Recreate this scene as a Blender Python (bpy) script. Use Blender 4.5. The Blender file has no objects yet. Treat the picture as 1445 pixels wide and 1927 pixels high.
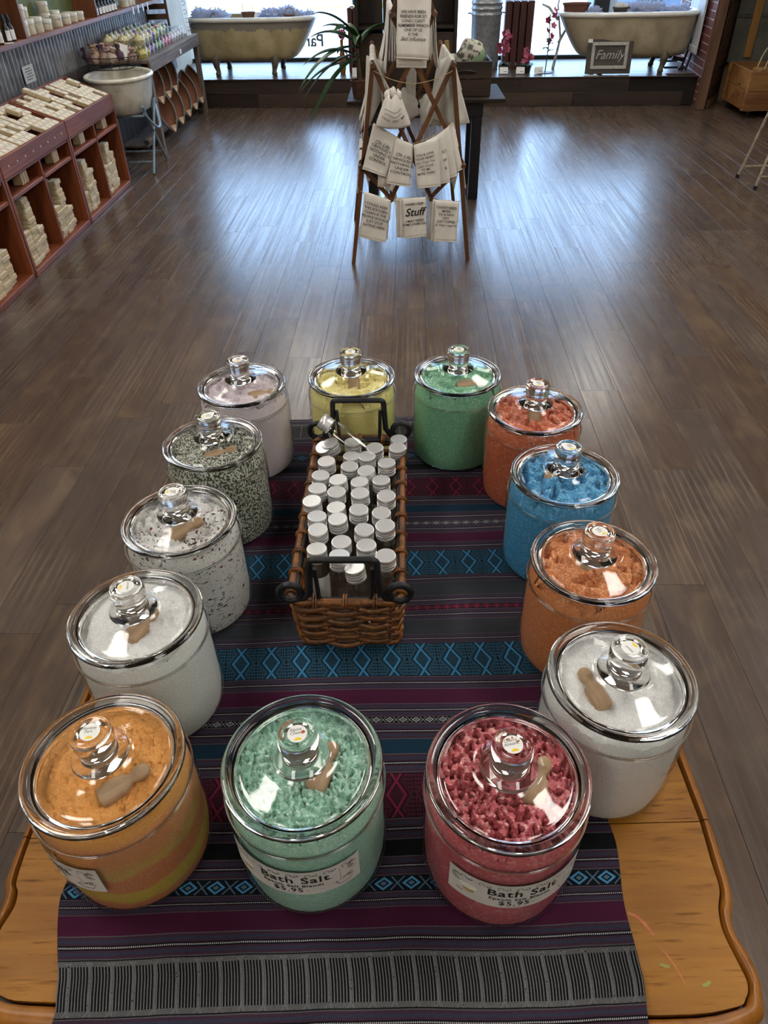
import bpy, math, random
from mathutils import Vector, Matrix, noise
R = math.radians
PI = math.pi
rnd = random.Random(7)
scn = bpy.context.scene
COL = scn.collection

# ---------------------------------------------------------------- camera, world, sun, exposure
CAM_Z = 1.6232
F_PX, PITCH, ROLL = 1330.0, R(39.55), R(-1.451)
cam_data = bpy.data.cameras.new('camera')
cam_data.sensor_fit = 'HORIZONTAL'
cam_data.sensor_width = 36.0
cam_data.lens = 36.0 * F_PX / 1445.0
cam_data.clip_start, cam_data.clip_end = 0.02, 200
cam = bpy.data.objects.new('camera', cam_data)
COL.objects.link(cam)
cam.matrix_world = Matrix.Translation((0, 0, CAM_Z)) @ Matrix.Rotation(PI / 2 - PITCH, 4, 'X') @ Matrix.Rotation(ROLL, 4, 'Z')
scn.camera = cam

world = bpy.data.worlds.new('world')
scn.world = world
world.use_nodes = True
bg = world.node_tree.nodes['Background']
bg.inputs['Color'].default_value = (0.50, 0.69, 1.0, 1)
bg.inputs['Strength'].default_value = 7.5

sun_data = bpy.data.lights.new('sun', 'SUN')
sun_data.energy = 5.0
sun_data.angle = R(0.6)
sun_data.color = (1.0, 0.95, 0.87)
sun = bpy.data.objects.new('sun', sun_data)
COL.objects.link(sun)
sun.rotation_euler = (R(42), 0, R(20))        # shines from behind the shop onto the street

LAMP = 13.0                                     # radiance of the ceiling panels
vs = scn.view_settings
vs.view_transform = 'Standard'
vs.look = 'None'
vs.exposure = 0.0
vs.gamma = 1.0
vs.use_curve_mapping = False
cy = scn.cycles
cy.use_denoising = True
cy.use_adaptive_sampling = True
cy.adaptive_threshold = 0.03
cy.max_bounces = 9
cy.diffuse_bounces = 3
cy.glossy_bounces = 4
cy.transmission_bounces = 8
cy.transparent_max_bounces = 24
cy.sample_clamp_indirect = 6.0
cy.caustics_reflective = False
cy.blur_glossy = 0.5

# ---------------------------------------------------------------- mesh helpers
class MB:
    def __init__(s):
        s.v, s.f, s.uv, s.mi = [], [], [], []
    def add(s, vs, fs, M=None, uv=None, mi=0):
        o = len(s.v)
        s.v += [tuple(M @ Vector(p)) for p in vs] if M is not None else [tuple(p) for p in vs]
        s.f += [tuple(i + o for i in f) for f in fs]
        s.mi += [mi] * len(fs)
        if uv: s.uv += uv
        return s
    def box(s, c, d, ch=0.0, M=None):
        x, y, z = d[0] / 2, d[1] / 2, d[2] / 2
        T = Matrix.Translation(c)
        if M is not None: T = T @ M
        if ch <= 0:
            P = [(a * x, b * y, e * z) for e in (-1, 1) for b in (-1, 1) for a in (-1, 1)]
            F = [(0, 2, 3, 1), (4, 5, 7, 6), (0, 1, 5, 4), (2, 6, 7, 3), (0, 4, 6, 2), (1, 3, 7, 5)]
            return s.add(P, F, T)
        k = min(ch, x * .9, y * .9, z * .9)
        P, idx = [], {}
        for a in (-1, 1):
            for b in (-1, 1):
                for e in (-1, 1):
                    for ax in range(3):
                        q = [a * (x - k), b * (y - k), e * (z - k)]
                        q[ax] = (a * x, b * y, e * z)[ax]
                        idx[(a, b, e, ax)] = len(P); P.append(tuple(q))
        F = []
        def orient(f, n):
            p = [Vector(P[i]) for i in f]
            if (p[1] - p[0]).cross(p[2] - p[0]).dot(Vector(n)) < 0: f = f[::-1]
            F.append(tuple(f))
        for ax in range(3):
            o1, o2 = [i for i in range(3) if i != ax]
            for sg in (-1, 1):
                f = []
                for u, w in ((-1, -1), (1, -1), (1, 1), (-1, 1)):
                    q = [0, 0, 0]; q[ax] = sg; q[o1] = u; q[o2] = w
                    f.append(idx[(q[0], q[1], q[2], ax)])
                n = [0, 0, 0]; n[ax] = sg; orient(f, n)
            for u in (-1, 1):
                for w in (-1, 1):
                    q1 = [0, 0, 0]; q1[o1] = u; q1[o2] = w
                    a1 = list(q1); a1[ax] = -1; a2 = list(q1); a2[ax] = 1
                    orient([idx[(*a1, o1)], idx[(*a2, o1)], idx[(*a2, o2)], idx[(*a1, o2)]], q1)
        for a in (-1, 1):
            for b in (-1, 1):
                for e in (-1, 1):
                    orient([idx[(a, b, e, 0)], idx[(a, b, e, 1)], idx[(a, b, e, 2)]], (a, b, e))
        return s.add(P, F, T)
    def bar(s, p, q, w, t, ch=0.0, up=(0, 0, 1)):
        p, q = Vector(p), Vector(q)
        z = (q - p); L = z.length; z.normalize()
        y = Vector(up) - z * Vector(up).dot(z)
        if y.length < 1e-4: y = Vector((0, 1, 0)) - z * z.y
        y.normalize(); x = y.cross(z)
        Mx = Matrix((x, y, z)).transposed().to_4x4()
        return s.box((p + q) / 2, (w, t, L), ch, Mx)
    def tube(s, pts, r, n=8, closed=False, caps=True):
        pts = [Vector(p) for p in pts]
        m = len(pts)
        rs = r if isinstance(r, (list, tuple)) else [r] * m
        vs_, fs = [], []
        prev = None
        for i, p in enumerate(pts):
            a = pts[(i - 1) % m] if (closed or i > 0) else p
            b = pts[(i + 1) % m] if (closed or i < m - 1) else p
            t = b - a
            t = t.normalized() if t.length > 1e-9 else Vector((0, 0, 1))
            if prev is None:
                u = t.orthogonal().normalized()
            else:
                u = prev - t * prev.dot(t)
                u = u.normalized() if u.length > 1e-6 else t.orthogonal().normalized()
            prev = u
            w = t.cross(u)
            for k in range(n):
                an = 2 * PI * k / n
                vs_.append(p + (u * math.cos(an) + w * math.sin(an)) * rs[i])
        for i in range(m if closed else m - 1):
            j = (i + 1) % m
            for k in range(n):
                k2 = (k + 1) % n
                fs.append((i * n + k, i * n + k2, j * n + k2, j * n + k))
        if caps and not closed:
            fs.append(tuple(range(n - 1, -1, -1)))
            fs.append(tuple((m - 1) * n + k for k in range(n)))
        return s.add(vs_, fs)
    def lathe(s, prof, n=32, M=None, loop=False, a0=0.0, a1=2 * PI):
        full = abs(a1 - a0 - 2 * PI) < 1e-6
        cols = n if full else n + 1
        vs_, fs, ring = [], [], []
        for (r, z) in prof:
            if r < 1e-6:
                ring.append([len(vs_)] * cols); vs_.append((0, 0, z))
            else:
                ids = []
                for k in range(cols):
                    an = a0 + (a1 - a0) * k / n
                    ids.append(len(vs_)); vs_.append((r * math.cos(an), r * math.sin(an), z))
                ring.append(ids)
        m = len(prof)
        for i in range(m if loop else m - 1):
            A, B = ring[i], ring[(i + 1) % m]
            for k in range(n):
                k2 = (k + 1) % cols
                f = [A[k], A[k2], B[k2], B[k]]
                g = []
                for q in f:
                    if q not in g: g.append(q)
                if len(g) >= 3: fs.append(tuple(g))
        return s.add(vs_, fs, M)
    def prism(s, poly, z0, z1, M=None):
        n = len(poly)
        P = [(x, y, z0) for x, y in poly] + [(x, y, z1) for x, y in poly]
        F = [tuple(range(n - 1, -1, -1)), tuple(range(n, 2 * n))]
        F += [(i, (i + 1) % n, n + (i + 1) % n, n + i) for i in range(n)]
        return s.add(P, F, M)
    def grid(s, fn, nu, nv, M=None, uvfn=None, mi=0, closeu=False):
        P, F, U = [], [], []
        cu = nu if closeu else nu + 1
        for j in range(nv + 1):
            for i in range(cu):
                P.append(fn(i / nu, j / nv))
        for j in range(nv):
            for i in range(nu):
                i2 = (i + 1) % cu
                F.append((j * cu + i, j * cu + i2, (j + 1) * cu + i2, (j + 1) * cu + i))
                if uvfn:
                    U += [uvfn(i / nu, j / nv), uvfn((i + 1) / nu, j / nv), uvfn((i + 1) / nu, (j + 1) / nv), uvfn(i / nu, (j + 1) / nv)]
        return s.add(P, F, M, U if uvfn else None, mi)
    def blob(s, c, r, amp=0.15, fr=3.0, seed=0, nu=14, nv=9, M=None):
        c = Vector(c)
        def fn(u, v):
            a, b = 2 * PI * u, PI * (v - .5)
            d = Vector((math.cos(a) * math.cos(b), math.sin(a) * math.cos(b), math.sin(b)))
            k = 1 + amp * noise.noise(d * fr + Vector((seed * 3.1, seed * 1.7, seed)))
            return tuple(c + Vector((d.x * r[0], d.y * r[1], d.z * r[2])) * k)
        return s.grid(fn, nu, nv, M, closeu=True)
    def mesh(s, name, mats, smooth=35):
        me = bpy.data.meshes.new(name)
        me.from_pydata(s.v, [], s.f)
        if s.uv:
            l = me.uv_layers.new(name='UVMap')
            l.data.foreach_set('uv', [c for p in s.uv for c in p])
        for m in (mats if isinstance(mats, (list, tuple)) else [mats]):
            me.materials.append(m)
        if any(s.mi): me.polygons.foreach_set('material_index', s.mi)
        if smooth:
            me.polygons.foreach_set('use_smooth', [True] * len(me.polygons))
            if smooth < 180: me.set_sharp_from_angle(angle=R(smooth))
        me.update()
        return me

def put(name, me, parent=None, loc=(0, 0, 0), rot=(0, 0, 0), scale=(1, 1, 1)):
    o = bpy.data.objects.new(name, me)
    COL.objects.link(o)
    o.location, o.rotation_euler, o.scale = loc, rot, scale
    if parent is not None: o.parent = parent
    return o
def part(name, mb, m, parent=None, smooth=35, **k):
    return put(name, mb.mesh(name, m, smooth), parent, **k)
def tag(o, label=None, cat=None, group=None, kind=None):
    if label: o['label'] = label
    if cat: o['category'] = cat
    if group: o['group'] = group
    if kind: o['kind'] = kind
    return o
def thing(name, label, cat, loc=(0, 0, 0), rz=0.0, group=None, kind=None, rot=None):
    o = put(name, None, None, loc, rot or (0, 0, rz))
    o.empty_display_size = 0.05
    return tag(o, label, cat, group, kind)

_txt = {}
def text_mesh(body, size=1.0, shear=0.0, bold=0.0, align='CENTER', space=1.0, lead=1.0):
    key = (body, shear, bold, align, space, lead)
    if key not in _txt:
        cu = bpy.data.curves.new('lettering', 'FONT')
        cu.body = body; cu.size = 1.0; cu.shear = shear; cu.offset = bold
        cu.align_x = align; cu.align_y = 'CENTER'; cu.resolution_u = 3
        cu.space_character = space; cu.space_line = lead
        ob = bpy.data.objects.new('lettering', cu)
        COL.objects.link(ob)
        dg = bpy.context.evaluated_depsgraph_get()
        me = ob.evaluated_get(dg).to_mesh()
        V = [tuple(v.co) for v in me.vertices]
        F = [tuple(p.vertices) for p in me.polygons]
        ob.evaluated_get(dg).to_mesh_clear()
        bpy.data.objects.remove(ob); bpy.data.curves.remove(cu)
        _txt[key] = (V, F)
    V, F = _txt[key]
    return [(x * size, y * size, 0) for x, y, z in V], F
def lettering(body, size, m, parent, M, fn=None, name='lettering', **k):
    V, F = text_mesh(body, size, **k)
    V = [M @ Vector(p) for p in V]
    if fn: V = [fn(p) for p in V]
    mb = MB(); mb.add(V, F)
    return part(name, mb, m, parent, smooth=0)

# ---------------------------------------------------------------- material helpers
def lin(h):
    if not isinstance(h, str): return (*h[:3], 1)
    h = h.lstrip('#')
    o = []
    for i in (0, 2, 4):
        c = int(h[i:i + 2], 16) / 255
        o.append(c / 12.92 if c <= .04045 else ((c + .055) / 1.055) ** 2.4)
    return (*o, 1)
class NT:
    def __init__(s, name):
        s.mat = bpy.data.materials.new(name)
        s.mat.use_nodes = True
        s.t = s.mat.node_tree
        s.t.nodes.clear()
        s.out = s.t.nodes.new('ShaderNodeOutputMaterial')
    def n(s, ty, **k):
        nd = s.t.nodes.new(ty)
        for a, b in k.items(): setattr(nd, a, b)
        return nd
    def set(s, sock, v):
        if isinstance(v, bpy.types.NodeSocket): s.t.links.new(v, sock)
        elif isinstance(v, str): sock.default_value = lin(v)
        elif isinstance(v, (tuple, list)) and sock.type == 'RGBA' and len(v) == 3: sock.default_value = (*v, 1)
        else: sock.default_value = v
    def m(s, op, a, b=None, c=None, clamp=False):
        nd = s.n('ShaderNodeMath', operation=op, use_clamp=clamp)
        for i, v in enumerate((a, b, c)):
            if v is not None: s.set(nd.inputs[i], v)
        return nd.outputs[0]
    def vm(s, op, a, b):
        nd = s.n('ShaderNodeVectorMath', operation=op)
        s.set(nd.inputs[0], a); s.set(nd.inputs[1], b)
        return nd.outputs[0]
    def mix(s, f, a, b, blend='MIX'):
        nd = s.n('ShaderNodeMix', data_type='RGBA', blend_type=blend)
        s.set(nd.inputs[0], f); s.set(nd.inputs[6], a); s.set(nd.inputs[7], b)
        return nd.outputs[2]
    def rng(s, v, a, b, c=0.0, d=1.0):
        nd = s.n('ShaderNodeMapRange')
        for i, q in enumerate((v, a, b, c, d)): s.set(nd.inputs[i], q)
        return nd.outputs[0]
    def lt(s, a, b): return s.m('LESS_THAN', a, b)
    def gt(s, a, b): return s.m('GREATER_THAN', a, b)
    def co(s, kind='Object'): return s.n('ShaderNodeTexCoord').outputs[kind]
    def xyz(s, v):
        nd = s.n('ShaderNodeSeparateXYZ'); s.set(nd.inputs[0], v)
        return nd.outputs
    def noise(s, vec, scale, detail=3, rough=.55, col=False, dist=0.0):
        nd = s.n('ShaderNodeTexNoise')
        if vec is not None: s.set(nd.inputs['Vector'], vec)
        s.set(nd.inputs['Scale'], scale); s.set(nd.inputs['Detail'], detail); s.set(nd.inputs['Roughness'], rough)
        s.set(nd.inputs['Distortion'], dist)
        return nd.outputs['Color' if col else 'Fac']
    def voro(s, vec, scale, out='Color', rand=1.0, feature='F1'):
        nd = s.n('ShaderNodeTexVoronoi', feature=feature)
        if vec is not None: s.set(nd.inputs['Vector'], vec)
        s.set(nd.inputs['Scale'], scale); s.set(nd.inputs['Randomness'], rand)
        return nd.outputs[out]
    def ramp(s, f, stops, const=False):
        nd = s.n('ShaderNodeValToRGB')
        cr = nd.color_ramp
        cr.interpolation = 'CONSTANT' if const else 'LINEAR'
        while len(cr.elements) < len(stops): cr.elements.new(.5)
        for e, (p, c) in zip(cr.elements, stops):
            e.position = p; e.color = lin(c)
        s.set(nd.inputs[0], f)
        return nd.outputs[0]
    def bump(s, h, strength=.3, dist=.002):
        nd = s.n('ShaderNodeBump')
        s.set(nd.inputs['Strength'], strength); s.set(nd.inputs['Distance'], dist); s.set(nd.inputs['Height'], h)
        return nd.outputs[0]
    def pbr(s, col, rough=.5, metal=0.0, nrm=None, spec=None, sheen=None, sub=None, coat=None, trans=None):
        b = s.n('ShaderNodeBsdfPrincipled')
        s.set(b.inputs['Base Color'], col); s.set(b.inputs['Roughness'], rough); s.set(b.inputs['Metallic'], metal)
        if nrm is not None: s.set(b.inputs['Normal'], nrm)
        if spec is not None: s.set(b.inputs['Specular IOR Level'], spec)
        if sheen is not None: s.set(b.inputs['Sheen Weight'], sheen)
        if coat is not None: s.set(b.inputs['Coat Weight'], coat); s.set(b.inputs['Coat Roughness'], .15)
        if trans is not None: s.set(b.inputs['Transmission Weight'], trans)
        s.t.links.new(b.outputs[0], s.out.inputs['Surface'])
        return s.mat

_M = {}
def pm(name, c1, c2=None, rough=.6, metal=0.0, scale=25, bump=0.0, bscale=80, stretch=(1, 1, 1), spec=None, sheen=None, dist=.002, lo=.35, hi=.65):
    """plain procedural material: two tones mixed by noise, optional relief"""
    if name in _M: return _M[name]
    t = NT(name)
    v = t.vm('MULTIPLY', t.co(), stretch)
    a = lin(c1)
    b = lin(c2) if c2 else tuple(x * .8 for x in a[:3])
    f = t.rng(t.noise(v, scale, 4), lo, hi)
    c = t.mix(f, a, (*b[:3], 1))
    nr = t.bump(t.noise(v, bscale, 4), bump, dist) if bump else None
    _M[name] = t.pbr(c, rough, metal, nr, spec, sheen)
    return _M[name]
def wood(name, c1, c2, c3=None, axis=1, sc=1.0, rough=.5, bump=.25, rndobj=False, spec=None, coat=None, var=.5):
    if name in _M: return _M[name]
    t = NT(name)
    v = t.co()
    rv = t.n('ShaderNodeObjectInfo').outputs['Random'] if rndobj else None
    if rv is not None: v = t.vm('ADD', v, t.vm('MULTIPLY', t.n('ShaderNodeObjectInfo').outputs['Location'], (3.1, 5.7, 7.3)))
    st = [14.0, 14.0, 14.0]; st[axis] = 1.2
    w = t.vm('MULTIPLY', v, tuple(q * sc for q in st))
    g = t.noise(w, 1.0, 5, .62, dist=.6)
    st2 = [90.0, 90.0, 90.0]; st2[axis] = 4.0
    g2 = t.noise(t.vm('MULTIPLY', v, tuple(q * sc for q in st2)), 1.0, 3, .6)
    c = t.mix(t.rng(g, .32, .68), c1, c2)
    if c3: c = t.mix(t.rng(t.noise(t.vm('MULTIPLY', v, tuple(q * sc * .35 for q in st)), 1.0, 3), .48, .72), c, c3)
    c = t.mix(t.rng(g2, .45, .8, 0, .45), c, tuple(x * .45 for x in lin(c2)[:3]))
    if rv is not None:
        hsv = t.n('ShaderNodeHueSaturation')
        t.set(hsv.inputs['Value'], t.rng(rv, 0, 1, 1 - var * .5, 1 + var * .5)); t.set(hsv.inputs['Color'], c)
        c = hsv.outputs[0]
    _M[name] = t.pbr(c, t.rng(g2, .3, .7, rough - .06, rough + .08), 0, t.bump(g2, bump, .0012), spec, coat=coat)
    return _M[name]
def thin_glass(name, tint='ffffff', refl=.06, power=4.0, edge=.85):
    if name in _M: return _M[name]
    t = NT(name)
    lw = t.n('ShaderNodeLayerWeight'); lw.inputs['Blend'].default_value = .5
    f = t.m('MULTIPLY_ADD', t.m('POWER', lw.outputs['Facing'], power), edge, refl, clamp=True)
    tr = t.n('ShaderNodeBsdfTransparent'); t.set(tr.inputs[0], tint)
    gl = t.n('ShaderNodeBsdfGlossy'); gl.inputs['Roughness'].default_value = .02
    mx = t.n('ShaderNodeMixShader')
    t.set(mx.inputs[0], f); t.t.links.new(tr.outputs[0], mx.inputs[1]); t.t.links.new(gl.outputs[0], mx.inputs[2])
    t.t.links.new(mx.outputs[0], t.out.inputs['Surface'])
    _M[name] = t.mat
    return t.mat
def solid_glass(name, tint='fbfffd', rough=0.0, ior=1.48):
    if name in _M: return _M[name]
    t = NT(name)
    g = t.n('ShaderNodeBsdfGlass'); t.set(g.inputs['Color'], tint); g.inputs['Roughness'].default_value = rough; g.inputs['IOR'].default_value = ior
    t.t.links.new(g.outputs[0], t.out.inputs['Surface'])
    _M[name] = t.mat
    return t.mat
def glow(name, col, strength):
    if name in _M: return _M[name]
    t = NT(name)
    e = t.n('ShaderNodeEmission'); t.set(e.inputs[0], col); e.inputs[1].default_value = strength
    t.t.links.new(e.outputs[0], t.out.inputs['Surface'])
    _M[name] = t.mat
    return t.mat

def project(p):                                # used only to tell which floor planks lie in the picture
    x, y, z = p[0], p[1], p[2] - CAM_Z
    c, s = math.cos(PITCH), math.sin(PITCH)
    d = y * c - z * s
    if d < .05: return None
    u = y * s + z * c
    px, py = x / d * F_PX, -u / d * F_PX
    return (722.5 + px * math.cos(ROLL) - py * math.sin(ROLL), 963.5 + px * math.sin(ROLL) + py * math.cos(ROLL))

# frames: the left-hand furniture line and the window end of the room
LA = math.atan(-.022)
def L(lx, ly, z=0.0):
    c, s = math.cos(LA), math.sin(LA)
    return (-2.2 + lx * c - ly * s, lx * s + ly * c, z)
WA = math.atan(-.1018)
def Wn(lx, ly, z=0.0):
    c, s = math.cos(WA), math.sin(WA)
    return (lx * c - ly * s, 9.466 + lx * s + ly * c, z)
TZ = 0.72                                      # height of the display table
# ================================================================ THE ROOM
def floor_mat(name, island=False):
    t = NT(name)
    v = t.co()
    if island:
        rv = t.n('ShaderNodeNewGeometry').outputs['Random Per Island']
    else:
        rv = t.n('ShaderNodeObjectInfo').outputs['Random']
    off = t.n('ShaderNodeCombineXYZ')
    t.set(off.inputs[0], t.m('MULTIPLY', rv, 37.0)); t.set(off.inputs[1], t.m('MULTIPLY', rv, 91.0)); t.set(off.inputs[2], t.m('MULTIPLY', rv, 53.0))
    v = t.vm('ADD', v, off.outputs[0])
    a = t.noise(t.vm('MULTIPLY', v, (9, .9, 9)), 1.0, 5, .6, dist=1.2)
    b = t.noise(t.vm('MULTIPLY', v, (46, .8, 46)), 1.0, 4, .6)
    c0 = t.noise(t.vm('MULTIPLY', v, (5, 2.5, 5)), 1.0, 3, .6, dist=2.0)
    col = t.mix(t.rng(a, .22, .78), '#625045', '#483a31')
    col = t.mix(t.rng(c0, .5, .74, 0, .5), col, '#7d6951')
    col = t.mix(t.rng(b, .5, .78, 0, .42), col, '#342922')
    wv = t.n('ShaderNodeTexWave', wave_type='RINGS', rings_direction='Y')
    t.set(wv.inputs['Vector'], t.vm('MULTIPLY', v, (11, 1.4, 1))); t.set(wv.inputs['Scale'], 1.1); t.set(wv.inputs['Distortion'], 6.0); t.set(wv.inputs['Detail'], 2.0)
    msk = t.m('MULTIPLY', t.rng(wv.outputs['Fac'], .72, .95), t.rng(t.noise(v, 1.7, 2), .5, .62, 0, .28))
    col = t.mix(msk, col, '#938068')
    hsv = t.n('ShaderNodeHueSaturation')
    r2 = t.m('FRACT', t.m('MULTIPLY', rv, 7.31))
    t.set(hsv.inputs['Value'], t.rng(rv, 0, 1, .88, 1.12)); t.set(hsv.inputs['Saturation'], t.rng(r2, 0, 1, .8, 1.1))
    t.set(hsv.inputs['Color'], col)
    h = t.m('ADD', t.m('MULTIPLY', b, .6), t.m('MULTIPLY', a, .4))
    return t.pbr(hsv.outputs[0], t.rng(b, .35, .7, .20, .33), 0, t.bump(h, .22, .0007), spec=.5)
FM = floor_mat('floor_vinyl_plank')
FMI = floor_mat('floor_vinyl_plank_field', True)
dark_gap = pm('dark_underlay', '#1d1713', rough=.9)

FA = math.atan(-.045)                          # the boards run a little askew of the table
mb = MB(); mb.box((1.4, 4.2, -.054), (9.6, 15.6, .1))
floor = tag(part('floor', mb, dark_gap, None, 0), kind='structure')
floor.rotation_euler = (0, 0, FA)
PW, PL = .171, 1.22
mb = MB(); mb.box((0, 0, -.0022), (PW - .0007, PL - .0007, .0044), .0006)
plank_me = mb.mesh('plank', FM, 0)
field = MB()
ca, sa = math.cos(FA), math.sin(FA)
nplank = 0
for i in range(-21, 34):
    off = rnd.random() * PL
    for j in range(-4, 10):
        x, y = i * PW, j * PL + off - .6
        if not (-3.3 < x < 5.6 and -3.3 < y < 11.6): continue
        seen = False
        for dx in (-.5, 0, .5):
            for dy in (-.5, -.25, 0, .25, .5):
                lx, ly = x + dx * PW, y + dy * PL
                q = project((lx * ca - ly * sa, lx * sa + ly * ca, 0))
                if q and -10 < q[0] < 1455 and 120 < q[1] < 1937: seen = True
        if seen and y < 9.9 and nplank < 300:
            put('plank', plank_me, floor, (x, y, 0)); nplank += 1
        else:
            field.box((x, y, -.0022), (PW - .0016, PL - .0016, .0044))
tag(part('plank_field', field, FMI, floor, 0), kind='stuff')

wallpaint = pm('warm_white_wall_paint', '#b9ab97', '#aa9c88', rough=.85, scale=3, bump=.08, bscale=160)
ceilpaint = pm('white_ceiling_tile', '#c9c4b8', '#bdb8ab', rough=.9, scale=6, bump=.2, bscale=120)
darkwood = wood('dark_wall_board', '#4a2c1c', '#2c1810', '#5d3a24', axis=0, rough=.5, rndobj=True)
def wall(name, p, q, z0, z1, th, m):
    mb = MB(); p, q = Vector((*p, 0)), Vector((*q, 0))
    d = (q - p); a = math.atan2(d.y, d.x)
    mb.box((d.length / 2, th / 2, (z0 + z1) / 2), (d.length, th, z1 - z0))
    o = tag(part(name, mb, m, None, 0), kind='structure')
    o.location = (p.x, p.y, 0); o.rotation_euler = (0, 0, a)
    return o
mb = MB(); mb.box((1.4, 4.0, 3.08), (9.4, 15.6, .12))
tag(part('ceiling', mb, ceilpaint, None, 0), kind='structure')
wl0, wl1 = L(-.44, -3.3), L(-.44, 11.3)
wall_left = wall('wall_left', wl0[:2], wl1[:2], -.05, 3.05, .12, wallpaint)
wall('wall_back', (-3.2, -3.15), (5.9, -3.15), -.05, 3.05, -.12, wallpaint)
wall('wall_right', (5.55, 10.6), (5.55, -3.3), -.05, 3.05, .12, wallpaint)

# ribbed metal sheet on the left wall
steel = NT('galvanised_ribbed_sheet')
v = steel.co()
c = steel.mix(steel.rng(steel.noise(v, 9, 4), .4, .62), '#b4b7ba', '#8f9294')
_ = steel.pbr(c, steel.rng(steel.noise(v, 30, 3), .3, .7, .28, .45), .45)
mb = MB()
n = 1120
mb.grid(lambda u, w: (.016 + .0085 * math.cos(u * 2 * PI * n / 10), 2.6 + u * 7.6, .35 + w * .78), n, 1)
cs = part('corrugated_panel', mb, steel.mat, None, 60)
cs.parent = wall_left
cs.matrix_parent_inverse = Matrix.Identity(4)
cs.matrix_local = wall_left.matrix_basis.inverted() @ (Matrix.Translation(L(-.44, 0)) @ Matrix.Rotation(LA, 4, 'Z'))

# dark boards below the ribbed sheet
wb = wood('dark_wainscot_board', '#3a2a20', '#241811', '#4a372a', axis=2, rough=.6, rndobj=True)
mbw = MB(); mbw.box((0, 0, .385), (.018, .148, .77), .003); wb_me = mbw.mesh('board', wb, 0)
for k in range(24):
    o = put('board', wb_me, wall_left)
    o.matrix_local = wall_left.matrix_basis.inverted() @ (Matrix.Translation(L(-.395, 6.45 + k * .15)) @ Matrix.Rotation(LA, 4, 'Z'))
# window platform
bx = MB(); bx.box((.45, .72, .142), (6.5, 1.44, .268))
plat = tag(part('window_platform', bx, dark_gap, None, 0), kind='structure')
plat.location, plat.rotation_euler = Wn(0, 0), (0, 0, WA)
mbA = MB(); mbA.box((0, 0, 0), (1.218, .169, .012), .0012)
topme = mbA.mesh('plank', wood('platform_top_board', '#5e4d42', '#3f332c', '#6e5c4e', axis=0, rough=.3, rndobj=True), 0)
mbB = MB(); mbB.box((0, 0, 0), (1.218, .014, .139), .0015)
faceme = mbB.mesh('plank', wood('platform_face_board', '#3c2e28', '#261c17', '#493a31', axis=0, rough=.45, rndobj=True), 0)
for r_ in range(9):
    for k in range(7):
        x = -2.9 + k * 1.22 + (r_ * .43) % 1.22 - .5
        if -3.3 < x < 3.75: put('plank', topme, plat, (x, .085 + r_ * .171, .284))
for r_ in range(2):
    for k in range(7):
        x = -2.7 + k * 1.22 + r_ * .61 - .5
        if -3.3 < x < 3.4: put('plank', faceme, plat, (x, -.004, .072 + r_ * .142))
mb = MB(); mb.box((.45, -.008, .287), (6.5, .03, .012), .004)
part('nosing', mb, wood('platform_nosing', '#4e3d33', '#30251e', axis=0, rough=.35), plat)

# shop windows
frame_m = pm('bronze_window_frame', '#3c3a38', '#2b2a29', rough=.45, metal=.4, scale=20)
pane_m = thin_glass('window_pane_glass', 'f4fbff', .04, 5, .8)
def shop_window(name, x0, x1):
    o = thing(name, None, None, Wn(0, 1.42), WA); tag(o, kind='structure')
    for a, b, c_, d in ((x0, x1, .29, .33), (x0, x1, 2.52, 2.6)):
        mb = MB(); mb.box(((a + b) / 2, .03, (c_ + d) / 2), (b - a, .07, d - c_), .006); part('window_frame', mb, frame_m, o)
    for a in (x0 + .025, x1 - .025):
        mb = MB(); mb.box((a, .03, 1.445), (.05, .07, 2.2), .006); part('window_frame', mb, frame_m, o)
    mb = MB(); mb.box(((x0 + x1) / 2, .03, 1.43), (x1 - x0 - .09, .006, 2.2)); part('pane', mb, pane_m, o, 0)
    return o
win1 = shop_window('window_1', -2.95, .32)
win2 = shop_window('window_2', .78, 4.05)
mb = MB(); mb.box((.55, 1.46, 1.45), (.48, .16, 3.2))
o = tag(part('wall_front', mb, wallpaint, None, 0), kind='structure'); o.location, o.rotation_euler = Wn(0, 0), (0, 0, WA)
mb = MB(); mb.box((.9, 1.46, 2.85), (9.6, .16, .5)); mb.box((-3.5, 1.46, 1.3), (1.1, .16, 2.6)); mb.box((4.75, 1.46, 1.3), (1.4, .16, 2.6)); mb.box((.9, 1.46, .05), (8.0, .16, .47))
o = tag(part('wall_front_header', mb, wallpaint, None, 0), kind='structure'); o.location, o.rotation_euler = Wn(0, 0), (0, 0, WA)
# lettering on the glass, painted to be read from the street
lettering('Paran', .19, pm('grey_window_lettering', '#555b60', '#4b5156', rough=.6), win1,
          Matrix.Translation((-.99, .024, .51)) @ Matrix.Rotation(PI / 2, 4, 'X') @ Matrix.Scale(-1, 4, (1, 0, 0)), bold=.018)

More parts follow.
